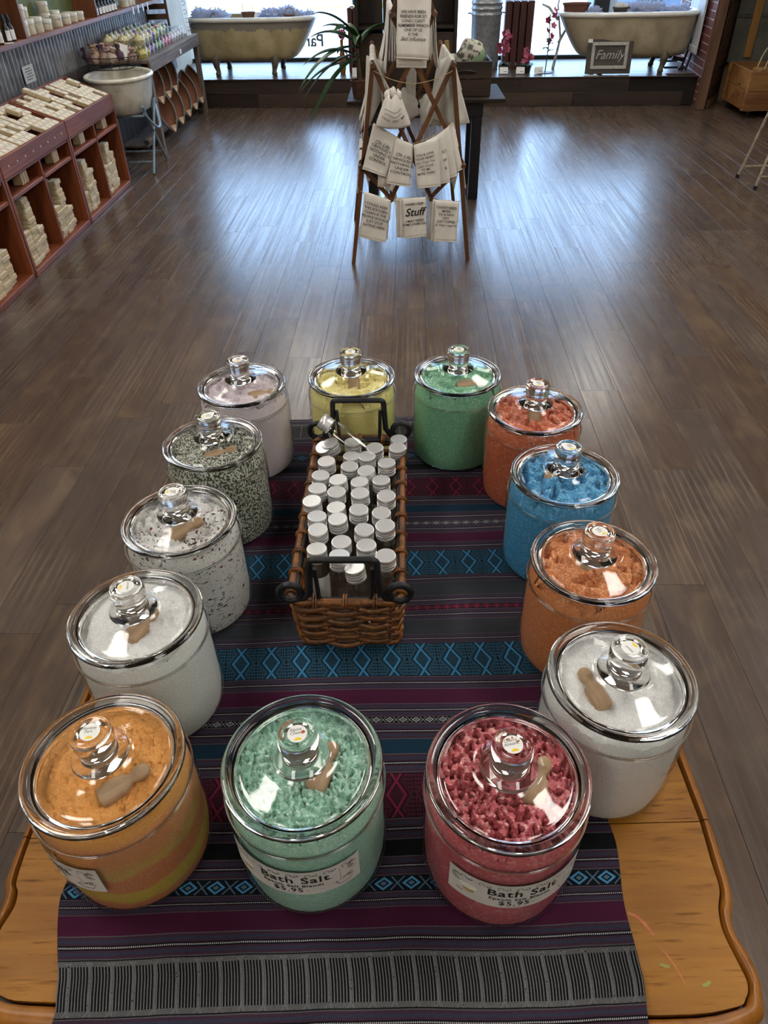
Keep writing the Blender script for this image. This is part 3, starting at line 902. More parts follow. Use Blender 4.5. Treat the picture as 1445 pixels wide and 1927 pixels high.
# place, salt colours, fill height, sticker turn, words, scoop (x, y, turn, dip)
JARS = [
 ('layered', -.3200, .4372, ('#e0a060', '#e6b56c', '#cf7a48', 'layer', 480), .172, .004, .0022, 1, 'Monkey\nFart', 8, (.004, -.036, 215, 8), 'orange and yellow layered bath salt filling the near left jar', 'glass jar of orange and yellow layered salt at the near left corner'),
 ('mint', -.0977, .4290, ('#bde6d3', '#93c8b0', '#dcf4ea', 'coarse', 300), .170, .004, .0020, 1, 'Alpine\nCheer', 10, (.014, -.022, 250, 6), 'coarse mint green bath salt filling the near middle jar', 'glass jar of coarse mint green salt with a price label at the front'),
 ('red', .1275, .4097, ('#d6747a', '#bb505a', '#eeb9b4', 'coarse', 300), .170, .004, .0018, 1, 'Cherry\nAlmond', 12, (.024, -.026, 245, 6), 'coarse cherry red bath salt filling the near right jar', 'glass jar of coarse cherry red salt with a price label at the front'),
 ('whiter', .2846, .5326, ('#f2f2f0', '#e2e2e0', '#fafaf8', 'fine', 600), .170, .004, .0004, 0, 'Naked', 120, (-.026, -.030, 285, 4), 'fine white bath salt filling the right hand jar', 'glass jar of plain white salt on the right table edge'),
 ('whitel', -.3393, .6544, ('#f4f4f2', '#e6e6e4', '#fbfbfa', 'fine', 600), .173, .003, .0004, 0, 'Lavender', -80, (-.004, -.030, 245, 5), 'fine white bath salt filling the left hand jar', 'glass jar of plain white salt on the left behind the layered jar'),
 ('flower', -.3224, .8555, ('#f0eeeb', '#dedbd8', '#f8f7f5', 'flower', 520), .172, .005, .0012, 0, None, -85, (-.012, -.024, 215, 8), 'white bath salt flecked with dried petals filling a left jar', 'glass jar of white salt flecked with dark dried petals'),
 ('herb', -.3068, 1.0714, ('#e6e7de', '#ced0c4', '#f0f1ea', 'herb', 520), .168, .005, .002, 0, None, -80, (-.010, -.024, 200, 8), 'white bath salt mixed with green herbs filling a left jar', 'glass jar of grey green herbed salt in the left row'),
 ('pink', -.2837, 1.2804, ('#ecdfe4', '#dacad1', '#f3eaee', 'fine', 600), .168, .007, .001, 0, None, 0, (.016, -.020, 190, 8), 'pale pink bath salt filling the far left jar', 'glass jar of pale pink salt at the far left'),
 ('yellow', -.0598, 1.3022, ('#f8ec9e', '#ead97c', '#fdf5c4', 'fine', 420), .168, .006, .002, 0, None, 0, (.004, -.020, 268, 30), 'lemon yellow bath salt filling the far middle jar', 'glass jar of lemon yellow salt behind the basket'),
 ('green', .1587, 1.3005, ('#92cfa8', '#66ab87', '#c2e8cd', 'coarse', 360), .172, .003, .0014, 0, None, 0, (.0, -.022, 182, 6), 'leaf green bath salt filling the far right jar', 'glass jar of leaf green salt in the far row beside the yellow one'),
 ('coral', .2920, 1.1563, ('#dc7a57', '#bb5636', '#efb095', 'coarse', 300), .166, .005, .0016, 0, None, 0, (.0, -.016, 275, 40), 'coral orange bath salt filling a right hand jar', 'glass jar of coral salt in the right row next to the leaf green one'),
 ('blue', .3039, .9480, ('#58aedf', '#3786bd', '#9cd6f2', 'coarse', 320), .166, .004, .0016, 0, None, 20, (-.022, .006, 250, 12), 'bright blue bath salt filling a right hand jar', 'glass jar of bright blue salt in the right row'),
 ('tanger', .3009, .7395, ('#df8e58', '#c26f3b', '#eeb68c', 'fine', 420), .170, .003, .001, 0, None, 40, (-.010, -.006, 262, 18), 'tangerine orange bath salt filling a right hand jar', 'glass jar of tangerine salt in the right row between blue and white'),
]
SC_LAB = {'layered': 'orange and yellow layered', 'mint': 'coarse mint green', 'red': 'coarse cherry red', 'whiter': 'plain white', 'whitel': 'plain white', 'flower': 'petal flecked white', 'herb': 'herb mixed',
          'pink': 'pale pink', 'yellow': 'lemon yellow', 'green': 'leaf green', 'coral': 'coral', 'blue': 'bright blue', 'tanger': 'tangerine'}
for n_, (key, x, y, sm, top, mound, amp, hi, words, turn, sp, slab, jlab) in enumerate(JARS):
    jar = thing('glass_jar', jlab, 'jar', (x, y, TZ + .002), 0, 'jars of bath salt on the cloth')
    put('glass_body', body_me, jar); put('shoulder_ring', ring_me, jar)
    lid = put('lid', dome_me, jar)
    put('rim', rim_me, lid); put('refraction_ring', refraction_me, lid); put('knob', knob_me, lid); put('sticker', stick_me, lid)
    Mt = Matrix.Translation((0, 0, .24625)) @ Matrix.Rotation(R(turn), 4, 'Z')
    if words:
        lettering(words, .0050 if '\n' in words else .0042, ink, lid, Mt @ Matrix.Translation((-.0014, .0028, 0)), shear=.15, lead=.85)
    else:
        mb = MB()
        for k in range(3): mb.box((rnd.uniform(-.001, .002), .005 - k * .003, 0), (.008 - k * .001, .0008, .0002), 0, None)
        mb.v = [tuple(Mt @ Vector(p)) for p in mb.v]
        part('print_line', mb, ink, lid, 0)
    mb = MB()
    pts = []
    for k in range(25):
        an = PI * k / 24
        rr = .0036 if k % 2 else .0048
        pts.append((rr * math.cos(an), rr * .8 * math.sin(an) - .0082))
    mb.add([(*p, 0) for p in pts], [tuple(range(len(pts)))], Mt)
    part('sun_mark', mb, sun_ink, lid, 0)
    if words and key in ('mint', 'red'):
        mb = MB()
        for q in ((.0050, .0008), (.0065, .0018), (.0060, -.0002), (.0076, .0006)) if key == 'mint' else ((-.004, .0064), (-.0022, .0066), (.0056, .002), (.0072, .0024), (.002, .0074)):
            mb.lathe([(.0012, 0), (0, .0001)], 8, Mt @ Matrix.Translation((*q, 0)))
        part('berry_mark', mb, red_ink, lid, 0)
    me = salt_mesh('bath_salt', salt_material('salt_' + key, sm[0], sm[1], sm[2], sm[3], sm[4]), top, mound, n_ * 3.7, 95 if not hi else 200, amp, hi,
                   tilt=((.06, .0), (.0, .0), (0, 0), (-.03, .05), (0, .03), (0, 0), (0, -.05), (.0, -.10), (0, -.06), (0, 0), (0, -.10), (.05, -.12), (0, 0))[n_])
    s = put('bath_salt', me, None, (x, y, TZ + .002)); tag(s, slab, 'bath salt', 'bath salt in the jars', 'stuff')
    sc = thing('wooden_scoop', 'pale wooden scoop lying in the %s salt' % SC_LAB[key] + (' of the right jar' if key == 'whiter' else ' of the left jar' if key == 'whitel' else ''), 'scoop', (x + sp[0], y + sp[1], TZ + top + .004), 0, 'scoops in the salt jars',
               rot=(0, R(-sp[3]), R(sp[2] + 180)))
    sc.scale = (.72, .95, .9)
    put('bowl', scoop_me, sc); put('collar', collar_me, sc)

# paper labels wrapped round three of the jars
def wrap(ac, rad):
    def fn(p):                                    # p.x along the label in metres, p.y height, p.z lift
        a = ac + p.x / rad - PI / 2
        return Vector(((rad + p.z) * math.cos(a), (rad + p.z) * math.sin(a), p.y))
    return fn
def serif_fix(body, size, m, parent, M, fn, bold):
    """slab-serif lettering: sans outlines with foot and head bars"""
    V, F = text_mesh(body, size, bold=bold, space=1.12)
    mb = MB(); mb.add([M @ Vector(p) for p in V], F)
    stems = {'B': (0, ), 'h': (0, 1), 'l': (.5, ), 't': (.6, ), 'E': (0, ), 'p': (0, ), 'm': (0, .5, 1), 'n': (0, 1), 'd': (1, ), 'a': (.92, )}
    w0 = [text_mesh(body[:k] + '|', size, bold=bold, space=1.12, align='LEFT')[0] for k in range(len(body) + 1)]
    xs = [min(p[0] for p in V2[-8:]) for V2 in w0]
    tot = (min(p[0] for p in V), max(p[0] for p in V))
    sc = (tot[1] - tot[0]) / max(1e-6, (xs[-1] - xs[0]))
    base = min(p[1] for p in text_mesh('B' + body, size)[0] if True)
    yb = min(p[1] for p in text_mesh('B', size, bold=bold)[0])
    for k, ch in enumerate(body):
        for q in stems.get(ch, ()):
            a, b = tot[0] + (xs[k] - xs[0]) * sc, tot[0] + (xs[k + 1] - xs[0]) * sc
            pad = (b - a) * .16
            cx = a + pad + (b - a - 2 * pad) * q
            h = size * .05; w_ = size * .15
            mb.add([M @ Vector((cx - w_, yb, 0)), M @ Vector((cx + w_, yb, 0)), M @ Vector((cx + w_, yb + h, 0)), M @ Vector((cx - w_, yb + h, 0))], [(0, 1, 2, 3)])
    mb.v = [tuple(fn(Vector(p))) for p in mb.v]
    return part('lettering', mb, m, parent, 0)
def curl(c, r_, a0, a1, n=10):
    return [(c[0] + r_ * math.cos(a0 + (a1 - a0) * i / n), c[1] + r_ * math.sin(a0 + (a1 - a0) * i / n)) for i in range(n + 1)]
def stroke(mb, pts, w, lift, fn):
    V = []
    for i, p in enumerate(pts):
        a, b = pts[max(i - 1, 0)], pts[min(i + 1, len(pts) - 1)]
        t = Vector((b[0] - a[0], b[1] - a[1])); t = t.normalized() if t.length > 0 else Vector((1, 0))
        for s_ in (1, -1): V.append(fn(Vector((p[0] - t.y * w * s_, p[1] + t.x * w * s_, lift))))
    mb.add(V, [(2 * i, 2 * i + 1, 2 * i + 3, 2 * i + 2) for i in range(len(pts) - 1)])
for key, ac, w_ in (('mint', R(-9), .160), ('red', R(4), .160), ('layered', R(-50), .160)):
    jo = [o for o in bpy.data.objects if o.name.startswith('glass_jar') and key == JARS[[j[0] for j in JARS].index(key)][0] and abs(o.location.x - [j for j in JARS if j[0] == key][0][1]) < 1e-4][0]
    fn = wrap(ac, RB + .0004)
    mb = MB()
    mb.grid(lambda u, w: tuple(fn(Vector(((u - .5) * w_, .074 + .053 * w, .0)))), 30, 1)
    mb.grid(lambda u, w: tuple(fn(Vector(((u - .5) * w_, .074 + .053 * (1 - w), -.0003)))), 30, 1)
    lab = part('label', mb, grey_paper, jo, 180)
    T = lambda a, b: Matrix.Translation((a, b, .0004))
    serif_fix('Bath Salt', .0195, ink, lab, T(.004, .1080), fn, .02)
    serif_fix('Epsom Salt Blends', .0083, ink, lab, T(.002, .0953), fn, .015)
    lettering('$5.95', .0135, ink, lab, T(-.004, .0853), fn, bold=.015, space=1.15)
    mb = MB()
    for k in range(7):
        cx = -.062 + k * .0205
        stroke(mb, curl((cx, .1195), .0030, 0, 4.6), .00035, .0004, fn)
        stroke(mb, curl((cx + .008, .1205), .0022, 3.1, 7.6), .00035, .0004, fn)
        stroke(mb, [(cx + .002, .1185), (cx + .006, .1175), (cx + .0105, .119)], .00035, .0004, fn)
    for c_ in ((-.070, .114), (.0705, .114)):
        for r_ in (.003, .0052): stroke(mb, curl(c_, r_, .4, 5.2, 14), .0004, .0004, fn)
        stroke(mb, [(c_[0] - .006, c_[1] - .006), (c_[0], c_[1] - .009), (c_[0] + .005, c_[1] - .007)], .0004, .0004, fn)
    stroke(mb, [(.0555, .1165), (.0555, .088)], .0002, .0004, fn)
    stroke(mb, [(.015, .0845), (.036, .0845)], .0003, .0004, fn)
    stroke(mb, [(-.012, .0775), (.004, .0775)], .0003, .0004, fn)
    stroke(mb, [(.049, .0885), (.054, .0815), (.066, .0815), (.072, .0905), (.049, .0885)], .0005, .0004, fn)
    for q in ((.060, .0925), (.064, .0945), (.068, .0958), (.066, .0915)): stroke(mb, curl(q, .0017, 0, 6.3, 10), .00035, .0004, fn)
    part('scrollwork', mb, ink, lab, 0)
    mb = MB()
    mb.add([fn(Vector((-.056 + .0105 * math.cos(a), .1035 + .0065 * math.sin(a), .0005))) for a in [2 * PI * i / 24 for i in range(24)]], [tuple(range(24))])
    part('badge', mb, white_paper, lab, 0)
    mb = MB()
    mb.add([fn(Vector((-.055 + .007 * math.cos(a), .0945 + .0045 * math.sin(a), .0004))) for a in [2 * PI * i / 16 for i in range(16)]], [tuple(range(16))])
    part('badge_mark', mb, pm('ochre_print', '#a58a55', '#b99c62', rough=.6), lab, 0)
    lettering('The', .006, ink, lab, T(-.066, .0865), fn, shear=.3)
# ================================================================ WICKER BASKET OF BOTTLES
wick = NT('brown_wicker')
v = wick.co()
c = wick.mix(wick.rng(wick.noise(v, 45, 4), .35, .68), '#7d4a19', '#43230a')
c = wick.mix(wick.rng(wick.noise(v, 160, 3), .55, .75, 0, .6), c, '#b07c34')
wick = wick.pbr(c, .42, 0, wick.bump(wick.noise(v, 420, 3), .4, .001))
wick2 = pm('dark_wicker_stake', '#5b3515', '#3f230d', rough=.55, scale=80)
iron = pm('black_wrought_iron', '#17181a', '#222325', rough=.45, metal=.3, scale=90, bump=.3, bscale=200)
basket = thing('wicker_basket', 'long brown wicker basket with black iron handles full of small bottles', 'basket', (-.053, .957, TZ + .0045), R(-2.2))
BW, BL, BH = .084, .222, .118
def rrect(s, w, l, rad):
    """point at arclength fraction s on a rounded rectangle"""
    w2, l2 = w - rad, l - rad
    seg = [2 * l2, PI / 2 * rad, 2 * w2, PI / 2 * rad] * 2
    tot = sum(seg); d = (s % 1.0) * tot
    cor = [(w2, l2), (-w2, l2), (-w2, -l2), (w2, -l2)]
    st = [(w, -l2), None, (w2, l), None, (-w, l2), None, (-w2, -l), None]
    dr = [(0, 1), None, (-1, 0), None, (0, -1), None, (1, 0), None]
    for i, L_ in enumerate(seg):
        if d <= L_ or i == 7:
            if i % 2 == 0:
                n = (dr[i][1], -dr[i][0])
                return (st[i][0] + dr[i][0] * d, st[i][1] + dr[i][1] * d), n, tot
            a = PI / 2 * (i // 2) + d / rad
            c_ = cor[i // 2]
            return (c_[0] + rad * math.cos(a), c_[1] + rad * math.sin(a)), (math.cos(a), math.sin(a)), tot
        d -= L_
NST = 24
rows = 11
for r_ in range(rows):
    z = .007 + r_ * (BH - .014) / (rows - 1)
    k = .93 + .07 * z / BH
    mb = MB(); pts = []
    for i in range(NST * 4):
        s = i / (NST * 4)
        (px, py), nn, tot = rrect(s, BW * k, BL * k, .016)
        o_ = .0052 * math.cos(PI * s * NST + r_ * PI) + rnd.uniform(-.0006, .0006)
        pts.append((px + nn[0] * o_, py + nn[1] * o_, z + .0012 * math.sin(s * 60 + r_ * 2) + rnd.uniform(-.0005, .0005)))
    mb.tube(pts, [.0038 + .0005 * math.sin(i * .37 + r_) for i in range(len(pts))], 6, closed=True)
    part('weaver', mb, wick, basket, 60)
for i in range(NST):
    s = (i + .5) / NST
    (px, py), nn, _t = rrect(s, BW * .93, BL * .93, .016); (qx, qy), nn, _t = rrect(s, BW, BL, .016)
    mb = MB(); mb.tube([(px, py, .002), (qx, qy, BH)], .0026, 5)
    part('stake', mb, wick2, basket, 60)
mb = MB(); mb.tube([(*rrect(i / 90, BW + .001, BL + .001, .016)[0], BH) for i in range(90)], .0062, 7, closed=True); part('rim', mb, wick, basket, 60)
mb = MB(); mb.tube([(*rrect(i / 90, BW - .006, BL - .006, .016)[0], BH - .002) for i in range(90)], .0042, 7, closed=True); part('frame_rod', mb, iron, basket, 60)
for s in [i / 26 for i in range(26)]:
    (px, py), nn, tot = rrect(s, BW - .002, BL - .002, .016)
    mb = MB()
    t_ = Vector((-nn[1], nn[0], 0)); c0 = Vector((px, py, BH - .001))
    for dk in (-.003, .001):
        mb.tube([c0 + t_ * dk + Vector((nn[0] * .0105 * math.cos(a), nn[1] * .0105 * math.cos(a), .0095 * math.sin(a))) for a in [2 * PI * i / 12 for i in range(12)]], .0019, 5, closed=True)
    part('binding', mb, wick, basket, 60)
mb = MB(); mb.box((0, 0, .003), (BW * 1.84, BL * 1.86, .005), .001); part('base', mb, wick2, basket)
def handle(y, sg):
    mb = MB()
    z0, z1, w_, cr = BH + .004, BH + .086, .048, .0165
    def arcs(cx, cz, r_, a0, a1, n=9): return [(cx + r_ * math.cos(a0 + (a1 - a0) * i / n), y, cz + r_ * math.sin(a0 + (a1 - a0) * i / n)) for i in range(n + 1)]
    lft = [(-x_, y_, z_) for x_, y_, z_ in reversed(arcs(.082, z0 + cr - .002, cr, -PI * .72, PI * 1.25, 20))]
    rgt = arcs(.082, z0 + cr - .002, cr, -PI * .72, PI * 1.25, 20)
    up = [(-.062, y, z0 + .002)] + [(-w_ - .004, y, z0 + .018)] + arcs(-w_ + .007, z1 - .008, .008, PI, PI / 2, 5)
    dn = arcs(w_ - .007, z1 - .008, .008, PI / 2, 0, 5) + [(w_ + .004, y, z0 + .018), (.062, y, z0 + .002)]
    mb.tube(lft + up + dn + rgt, .0054, 8)
    part('handle', mb, iron, basket, 60)
    mb = MB()
    inn = arcs(-w_ + .014, z0 + .004, .006, PI, PI * 1.5, 4) + arcs(w_ - .014, z0 + .004, .006, -PI / 2, 0, 4)
    mb.tube([(-w_ + .006, y + sg * .003, z1 - .02)] + [(p[0], p[1] + sg * .003, p[2]) for p in inn] + [(w_ - .006, y + sg * .003, z1 - .02)], .0035, 7)
    part('handle_brace', mb, iron, basket, 60)
handle(-BL + .001, 1); handle(BL - .001, -1)

alu = NT('brushed_aluminium_cap')
v = alu.co()
alu = alu.pbr(alu.mix(alu.noise(v, 300, 2), '#f0f0ef', '#e4e4e4'), .36, .78)
bot_glass = thin_glass('bottle_thin_glass', 'fdfefd', .085, 2.6, .75)
mb = MB(); mb.lathe([(0, .002), (.012, .001), (.0165, .003), (.0178, .008), (.0178, .094), (.0170, .101), (.0145, .107), (.0142, .115)], 28); bot_me = mb.mesh('bottle_glass', bot_glass, 60)
mb = MB(); mb.lathe([(.0152, .108), (.0162, .1085), (.0162, .1115), (.0145, .112), (.0145, .1138), (.0163, .114), (.0163, .1170), (.0145, .1175), (.0145, .1192), (.0164, .1195), (.0164, .1225), (.0158, .1235), (.0163, .125), (.0164, .1285), (.0158, .130), (.0150, .1303), (.0143, .1302), (.013, .13015), (.004, .1301), (0, .1301)], 32)
cap_me = mb.mesh('cap', alu, 40)
mb = MB()
mb.lathe([(.0181, .028), (.0181, .082)], 14, a0=-2.6, a1=-.4); mb.lathe([(.01795, .082), (.01795, .028)], 14, a0=-2.6, a1=-.4); lab_me = mb.mesh('label', white_paper, 60)
CAPS = [(-0.121, 1.167), (-0.096, 1.149), (-0.058, 1.17), (-0.016, 1.144), (0.030, 1.177), (0.027, 1.149), (-0.030, 1.119), (-0.064, 1.124), (-0.106, 1.096), (-0.065, 1.086),
        (-0.030, 1.070), (0.008, 1.090), (-0.117, 1.058), (-0.080, 1.046), (-0.043, 1.034), (-0.005, 1.045), (-0.121, 1.016), (-0.084, 1.009), (-0.040, 0.994), (-0.124, 0.974), (-0.084, 0.965),
        (0.000, 0.990), (-0.117, 0.937), (-0.076, 0.922), (-0.043, 0.950), (-0.004, 0.950), (-0.112, 0.899), (-0.038, 0.904), (0.001, 0.905), (-0.071, 0.877), (-0.032, 0.864), (-0.110, 0.859),
        (-0.076, 0.836), (-0.037, 0.822), (0.000, 0.836)]
K = (CAM_Z - .872) / (CAM_Z - .85)
for i, (cx, cy_) in enumerate(CAPS):
    X, Y = cx * K, cy_ * K
    lx, ly = rnd.uniform(-4, 4), rnd.uniform(-3, 3)
    if i in (0, 1): lx, ly = 10, -14
    if i in (32, 33): lx = -9
    base = Vector((X, Y, TZ + .012))
    a = thing('capped_bottle', 'small clear glass bottle with a silver screw cap standing in the wicker basket', 'bottle', base - Vector((math.sin(R(ly)) * .13, -math.sin(R(lx)) * .13, 0)), 0, 'small bottles standing in the wicker basket', rot=(R(lx), R(ly), rnd.uniform(-.9, .9)))
    sc = rnd.uniform(.98, 1.06)
    a.scale = (1, 1, sc)
    put('bottle_glass', bot_me, a); put('cap', cap_me, a)
    if i in (31, 15, 11, 21, 28, 5, 3): put('label', lab_me, a)
a = thing('capped_bottle', 'small clear glass bottle lying tilted on top at the far end of the basket', 'bottle', (-.012, 1.118, TZ + .112), 0, None, rot=(R(-24), R(-58), R(4)))
put('bottle_glass', bot_me, a); put('cap', cap_me, a)
# ================================================================ LEFT SIDE: SOAP CABINETS
redwood = wood('red_stained_pine', '#8d4a2a', '#632d18', '#a5613e', axis=1, rough=.45, sc=.8)
redwoodv = wood('red_stained_pine_upright', '#88441f', '#5e2a12', '#9d5831', axis=2, rough=.45, sc=.8)
soap_m = NT('cream_wrapped_soap')
v = soap_m.co(); rv = soap_m.n('ShaderNodeObjectInfo').outputs['Random']
c = soap_m.mix(rv, '#cdb78f', '#ddceb0')
soap_m = soap_m.pbr(soap_m.mix(soap_m.rng(soap_m.noise(v, 70, 3), .45, .7, 0, .5), c, '#a8936c'), .7, 0, soap_m.bump(soap_m.noise(v, 90, 2), .3, .003))
slabel_m = pm('cream_soap_label', '#ebe6d8', '#e0dac9', rough=.7, scale=50)
mb = MB(); mb.box((0, 0, .014), (.058, .088, .028), .003); bar_me = mb.mesh('soap_bar', soap_m, 0)
mb = MB(); mb.box((0, 0, .0284), (.046, .076, .0008)); barlab_me = mb.mesh('paper_label', slabel_m, 0)
mb = MB()
for k, (w_, y_) in enumerate(((.03, .006), (.02, 0), (.024, -.006))): mb.box((y_, 0, .0292), (.0022, w_, .0004))
barprint_me = mb.mesh('print_line', pm('soap_label_print', '#6b5f4c', '#7d705c', rough=.7), 0)
pin_m = pm('white_round_pin', '#d8d0c4', '#cbc3b6', rough=.5)
UNITS = [(5.37, 6.41, 'far'), (4.325, 5.365, 'middle'), (3.28, 4.32, 'near end, cut by the picture edge')]
CD = .34
SL = math.atan2(.125, CD)
for ui, (y0, y1, where) in enumerate(UNITS):
    yc, wl = (y0 + y1) / 2, (y1 - y0) - .006
    cab = thing('soap_cabinet', 'red stained wooden soap cabinet with cubbies, ' + ('at the far end by the basin', 'middle one of the row', 'nearest, cut by the picture edge')[ui], 'cabinet', L(0, yc), LA, 'soap cabinets along the left wall')
    def p(name, c_, d_, m, ch=.003, M=None):
        mb = MB(); mb.box(c_, d_, ch, M); return part(name, mb, m, cab, 0)
    for sg in (-1, 1): p('side_panel', (-CD / 2, sg * (wl / 2 - .012), .28), (CD, .024, .56), redwoodv)
    p('divider', (-CD / 2, 0, .295), (CD - .01, .022, .53), redwoodv)
    p('base', (-CD / 2, 0, .017), (CD, wl, .034), redwood)
    p('top', (-CD / 2, 0, .553), (CD - .01, wl - .05, .016), redwood)
    p('back_panel', (-CD + .008, 0, .29), (.012, wl - .05, .54), redwoodv)
    for sg in (-1, 1): p('shelf', (-CD / 2, sg * (wl / 4 - .001), .448), (CD - .01, wl / 2 - .036, .022), redwood)
    # sloping tray
    My = Matrix.Rotation(SL, 4, 'Y')
    tray = thing('display_tray', 'sloping red wooden tray holding wrapped soap bars, ' + ('on the far cabinet', 'on the middle cabinet', 'on the nearest cabinet')[ui], 'tray', L(0, yc, .562), LA, 'sloping soap trays')
    def q(name, mb): return part(name, mb, redwood, tray, 0)
    mb = MB(); mb.box((-.010, 0, .052), (.022, wl, .104), .003); fb = q('front_board', mb)
    mb = MB(); mb.box((-CD / 2, 0, .080), (CD / math.cos(SL), wl - .02, .014), 0, My); q('tray_floor', mb)
    for sg in (-1, 1):
        mb = MB(); mb.prism([(-.02, 0), (-.02, .104), (-CD, .104 + .125), (-CD, 0)], -.009, .009, Matrix.Translation((0, sg * (wl / 2 - .009), 0)) @ Matrix.Rotation(PI / 2, 4, 'X')); q('tray_side', mb)
    mb = MB(); mb.box((-CD + .008, 0, .115), (.016, wl - .04, .23), .002); q('tray_back', mb)
    for yy in (-.173, .163):
        mb = MB(); mb.box((-CD / 2 - .008, yy, .100), (CD / math.cos(SL) - .04, .012, .035), 0, My); q('tray_divider', mb)
    if ui == 1:
        for k in range(8):
            mb = MB(); mb.lathe([(0, .0035), (.0055, .003), (.0065, 0)], 10, Matrix.Translation((.001, -.42 + k * .12, .05)) @ Matrix.Rotation(PI / 2, 4, 'Y')); part('pin', mb, pin_m, tray)
    # bars in the tray
    lab = ('cream soap bar lying in the far sloping tray', 'cream soap bar lying in the middle sloping tray', 'cream soap bar lying in the nearest sloping tray')[ui]
    grp = ('soap bars in the far tray', 'soap bars in the middle tray', 'soap bars in the nearest tray')[ui]
    for r_ in range(4):
        for k in range(15):
            if ui == 2 and k < 10: continue
            yy = -wl / 2 + .05 + k * .0635 + (.018 if k > 4 else 0) + (.018 if k > 9 else 0)
            if rnd.random() < .2: continue
            s_ = .046 + r_ * .0895
            lx, lz = -.022 - s_ * math.cos(SL), .073 + .0075 + s_ * math.sin(SL) * .98
            lift = .029 if (rnd.random() < .12 and r_ > 1) else 0
            P_ = L(lx, yc + yy + rnd.uniform(-.004, .004), .562 + lz + lift)
            b = put('soap_bar', bar_me, None, P_); b.matrix_basis = Matrix.Translation(P_) @ Matrix.Rotation(LA, 4, 'Z') @ Matrix.Rotation(SL, 4, 'Y') @ Matrix.Rotation(PI / 2 + rnd.uniform(-.06, .06), 4, 'Z'); tag(b, lab, 'soap', grp)
            put('paper_label', barlab_me, b); put('print_line', barprint_me, b)
    # stacks in the cubbies
    lab2 = ('far', 'middle', 'nearest')[ui]
    for ci, sg in enumerate((-1, 1)):
        cub = '%s cubby of the %s cabinet' % (('near', 'far')[ci], lab2)
        spots = [(-.06, -.15, rnd.randint(5, 9)), (-.06, -.055, rnd.randint(10, 13)), (-.135, -.055, 12), (-.07, .045, rnd.randint(4, 9))]
        if ui == 0 and ci == 0: spots[0] = (-.07, -.14, 5)
        for (lx, yy, hgt) in spots:
            for k in range(hgt):
                if ui == 2 and ci == 0: continue
                P_ = L(lx + rnd.uniform(-.006, .006), yc + sg * (wl / 4) + yy + .02 + rnd.uniform(-.005, .005), .035 + k * .0283)
                b = put('soap_bar', bar_me, None, P_, (0, 0, LA + rnd.uniform(-.1, .1))); tag(b, 'cream soap bar in a stack inside the ' + cub, 'soap', 'soap stacks in the ' + cub)
                if k == hgt - 1: put('paper_label', barlab_me, b)
        for k in range(3 if not (ui == 2 and ci == 0) else 0):
            P_ = L(-.07, yc + sg * wl / 4 + .12 - k * .034, .460 + .03)
            b = put('soap_bar', bar_me, None, (P_[0], P_[1], P_[2]), (R(90), 0, LA)); b.location.z = .460 + .044; tag(b, 'cream soap bar on edge above the ' + cub, 'soap', 'soap bars on edge above the ' + cub)

# ================================================================ WALL SHELF WITH JARS AND BOTTLES
shelfw = wood('brown_shelf_wood', '#8a5636', '#62371f', '#a06a46', axis=1, rough=.5, sc=.7)
ws = thing('wall_shelf', 'brown wooden wall shelf with open cubbies above the ribbed metal', 'shelf', L(0, 0, 0), LA)
def p(name, c_, d_, m, ch=.003):
    mb = MB(); mb.box(c_, d_, ch); return part(name, mb, m, ws, 0)
p('shelf_board', (-.33, 6.45, 1.085), (.20, 5.6, .03), shelfw)
p('top_board', (-.33, 6.45, 1.62), (.20, 5.6, .03), shelfw)
for yy in (3.66, 5.70, 7.19, 9.23): p('upright', (-.33, yy, 1.355), (.20, .028, .51), wood('brown_shelf_upright', '#7d4b2d', '#5a3019', axis=2, rough=.5))
p('back_panel', (-.424, 6.45, 1.355), (.012, 5.55, .51), pm('olive_green_back_panel', '#5c6332', '#4b5229', rough=.7, scale=8))
wj_m = pm('white_plastic_jar', '#d4d0c4', '#c7c2b4', rough=.4, scale=30)
wl_m = pm('cream_jar_label', '#bdb49c', '#cfc7b0', rough=.6, scale=60)
mb = MB(); mb.lathe([(0, 0), (.038, 0), (.041, .004), (.041, .046), (.037, .05), (0, .05)], 24); jb_me = mb.mesh('body', wj_m, 40)
mb = MB(); mb.lathe([(.036, .048), (.0435, .048), (.0438, .066), (.042, .069), (0, .069)], 24); jl_me = mb.mesh('lid', wj_m, 40)
mb = MB(); mb.lathe([(.0413, .008), (.0413, .042)], 20, a0=-1.2, a1=2.0); jw_me = mb.mesh('label', wl_m, 40)
JW = [(-.29, 5.80, 0, 1.35), (-.29, 5.80, .093, 1.25), (-.30, 5.93, 0, 1.3), (-.36, 6.02, 0, 1.2), (-.36, 6.02, .083, 1.0), (-.29, 6.05, 0, 1.35), (-.28, 6.19, 0, 1.0), (-.35, 6.25, 0, 1.0), (-.36, 6.40, 0, 1.3), (-.36, 6.40, .09, 1.0),
      (-.29, 6.42, 0, 1.1), (-.29, 6.60, 0, 1.0), (-.37, 6.62, 0, 1.3), (-.30, 6.78, 0, .9), (-.36, 6.86, 0, .9), (-.30, 6.93, 0, .85)]
for i, (lx, ly, dz, sc) in enumerate(JW):
    t = thing('cream_pot', 'white screw top pot standing in the green backed shelf cubby', 'pot', L(lx, ly, 1.1005 + dz), rnd.uniform(-.5, .5), 'white pots on the wall shelf')
    t.scale = (1, 1, sc)
    put('body', jb_me, t); put('lid', jl_me, t); put('label', jw_me, t)
amber = pm('dark_amber_bottle', '#1b120c', '#2a1a10', rough=.2, scale=20)
dcap = pm('black_plastic_cap', '#141416', '#1d1d20', rough=.4)
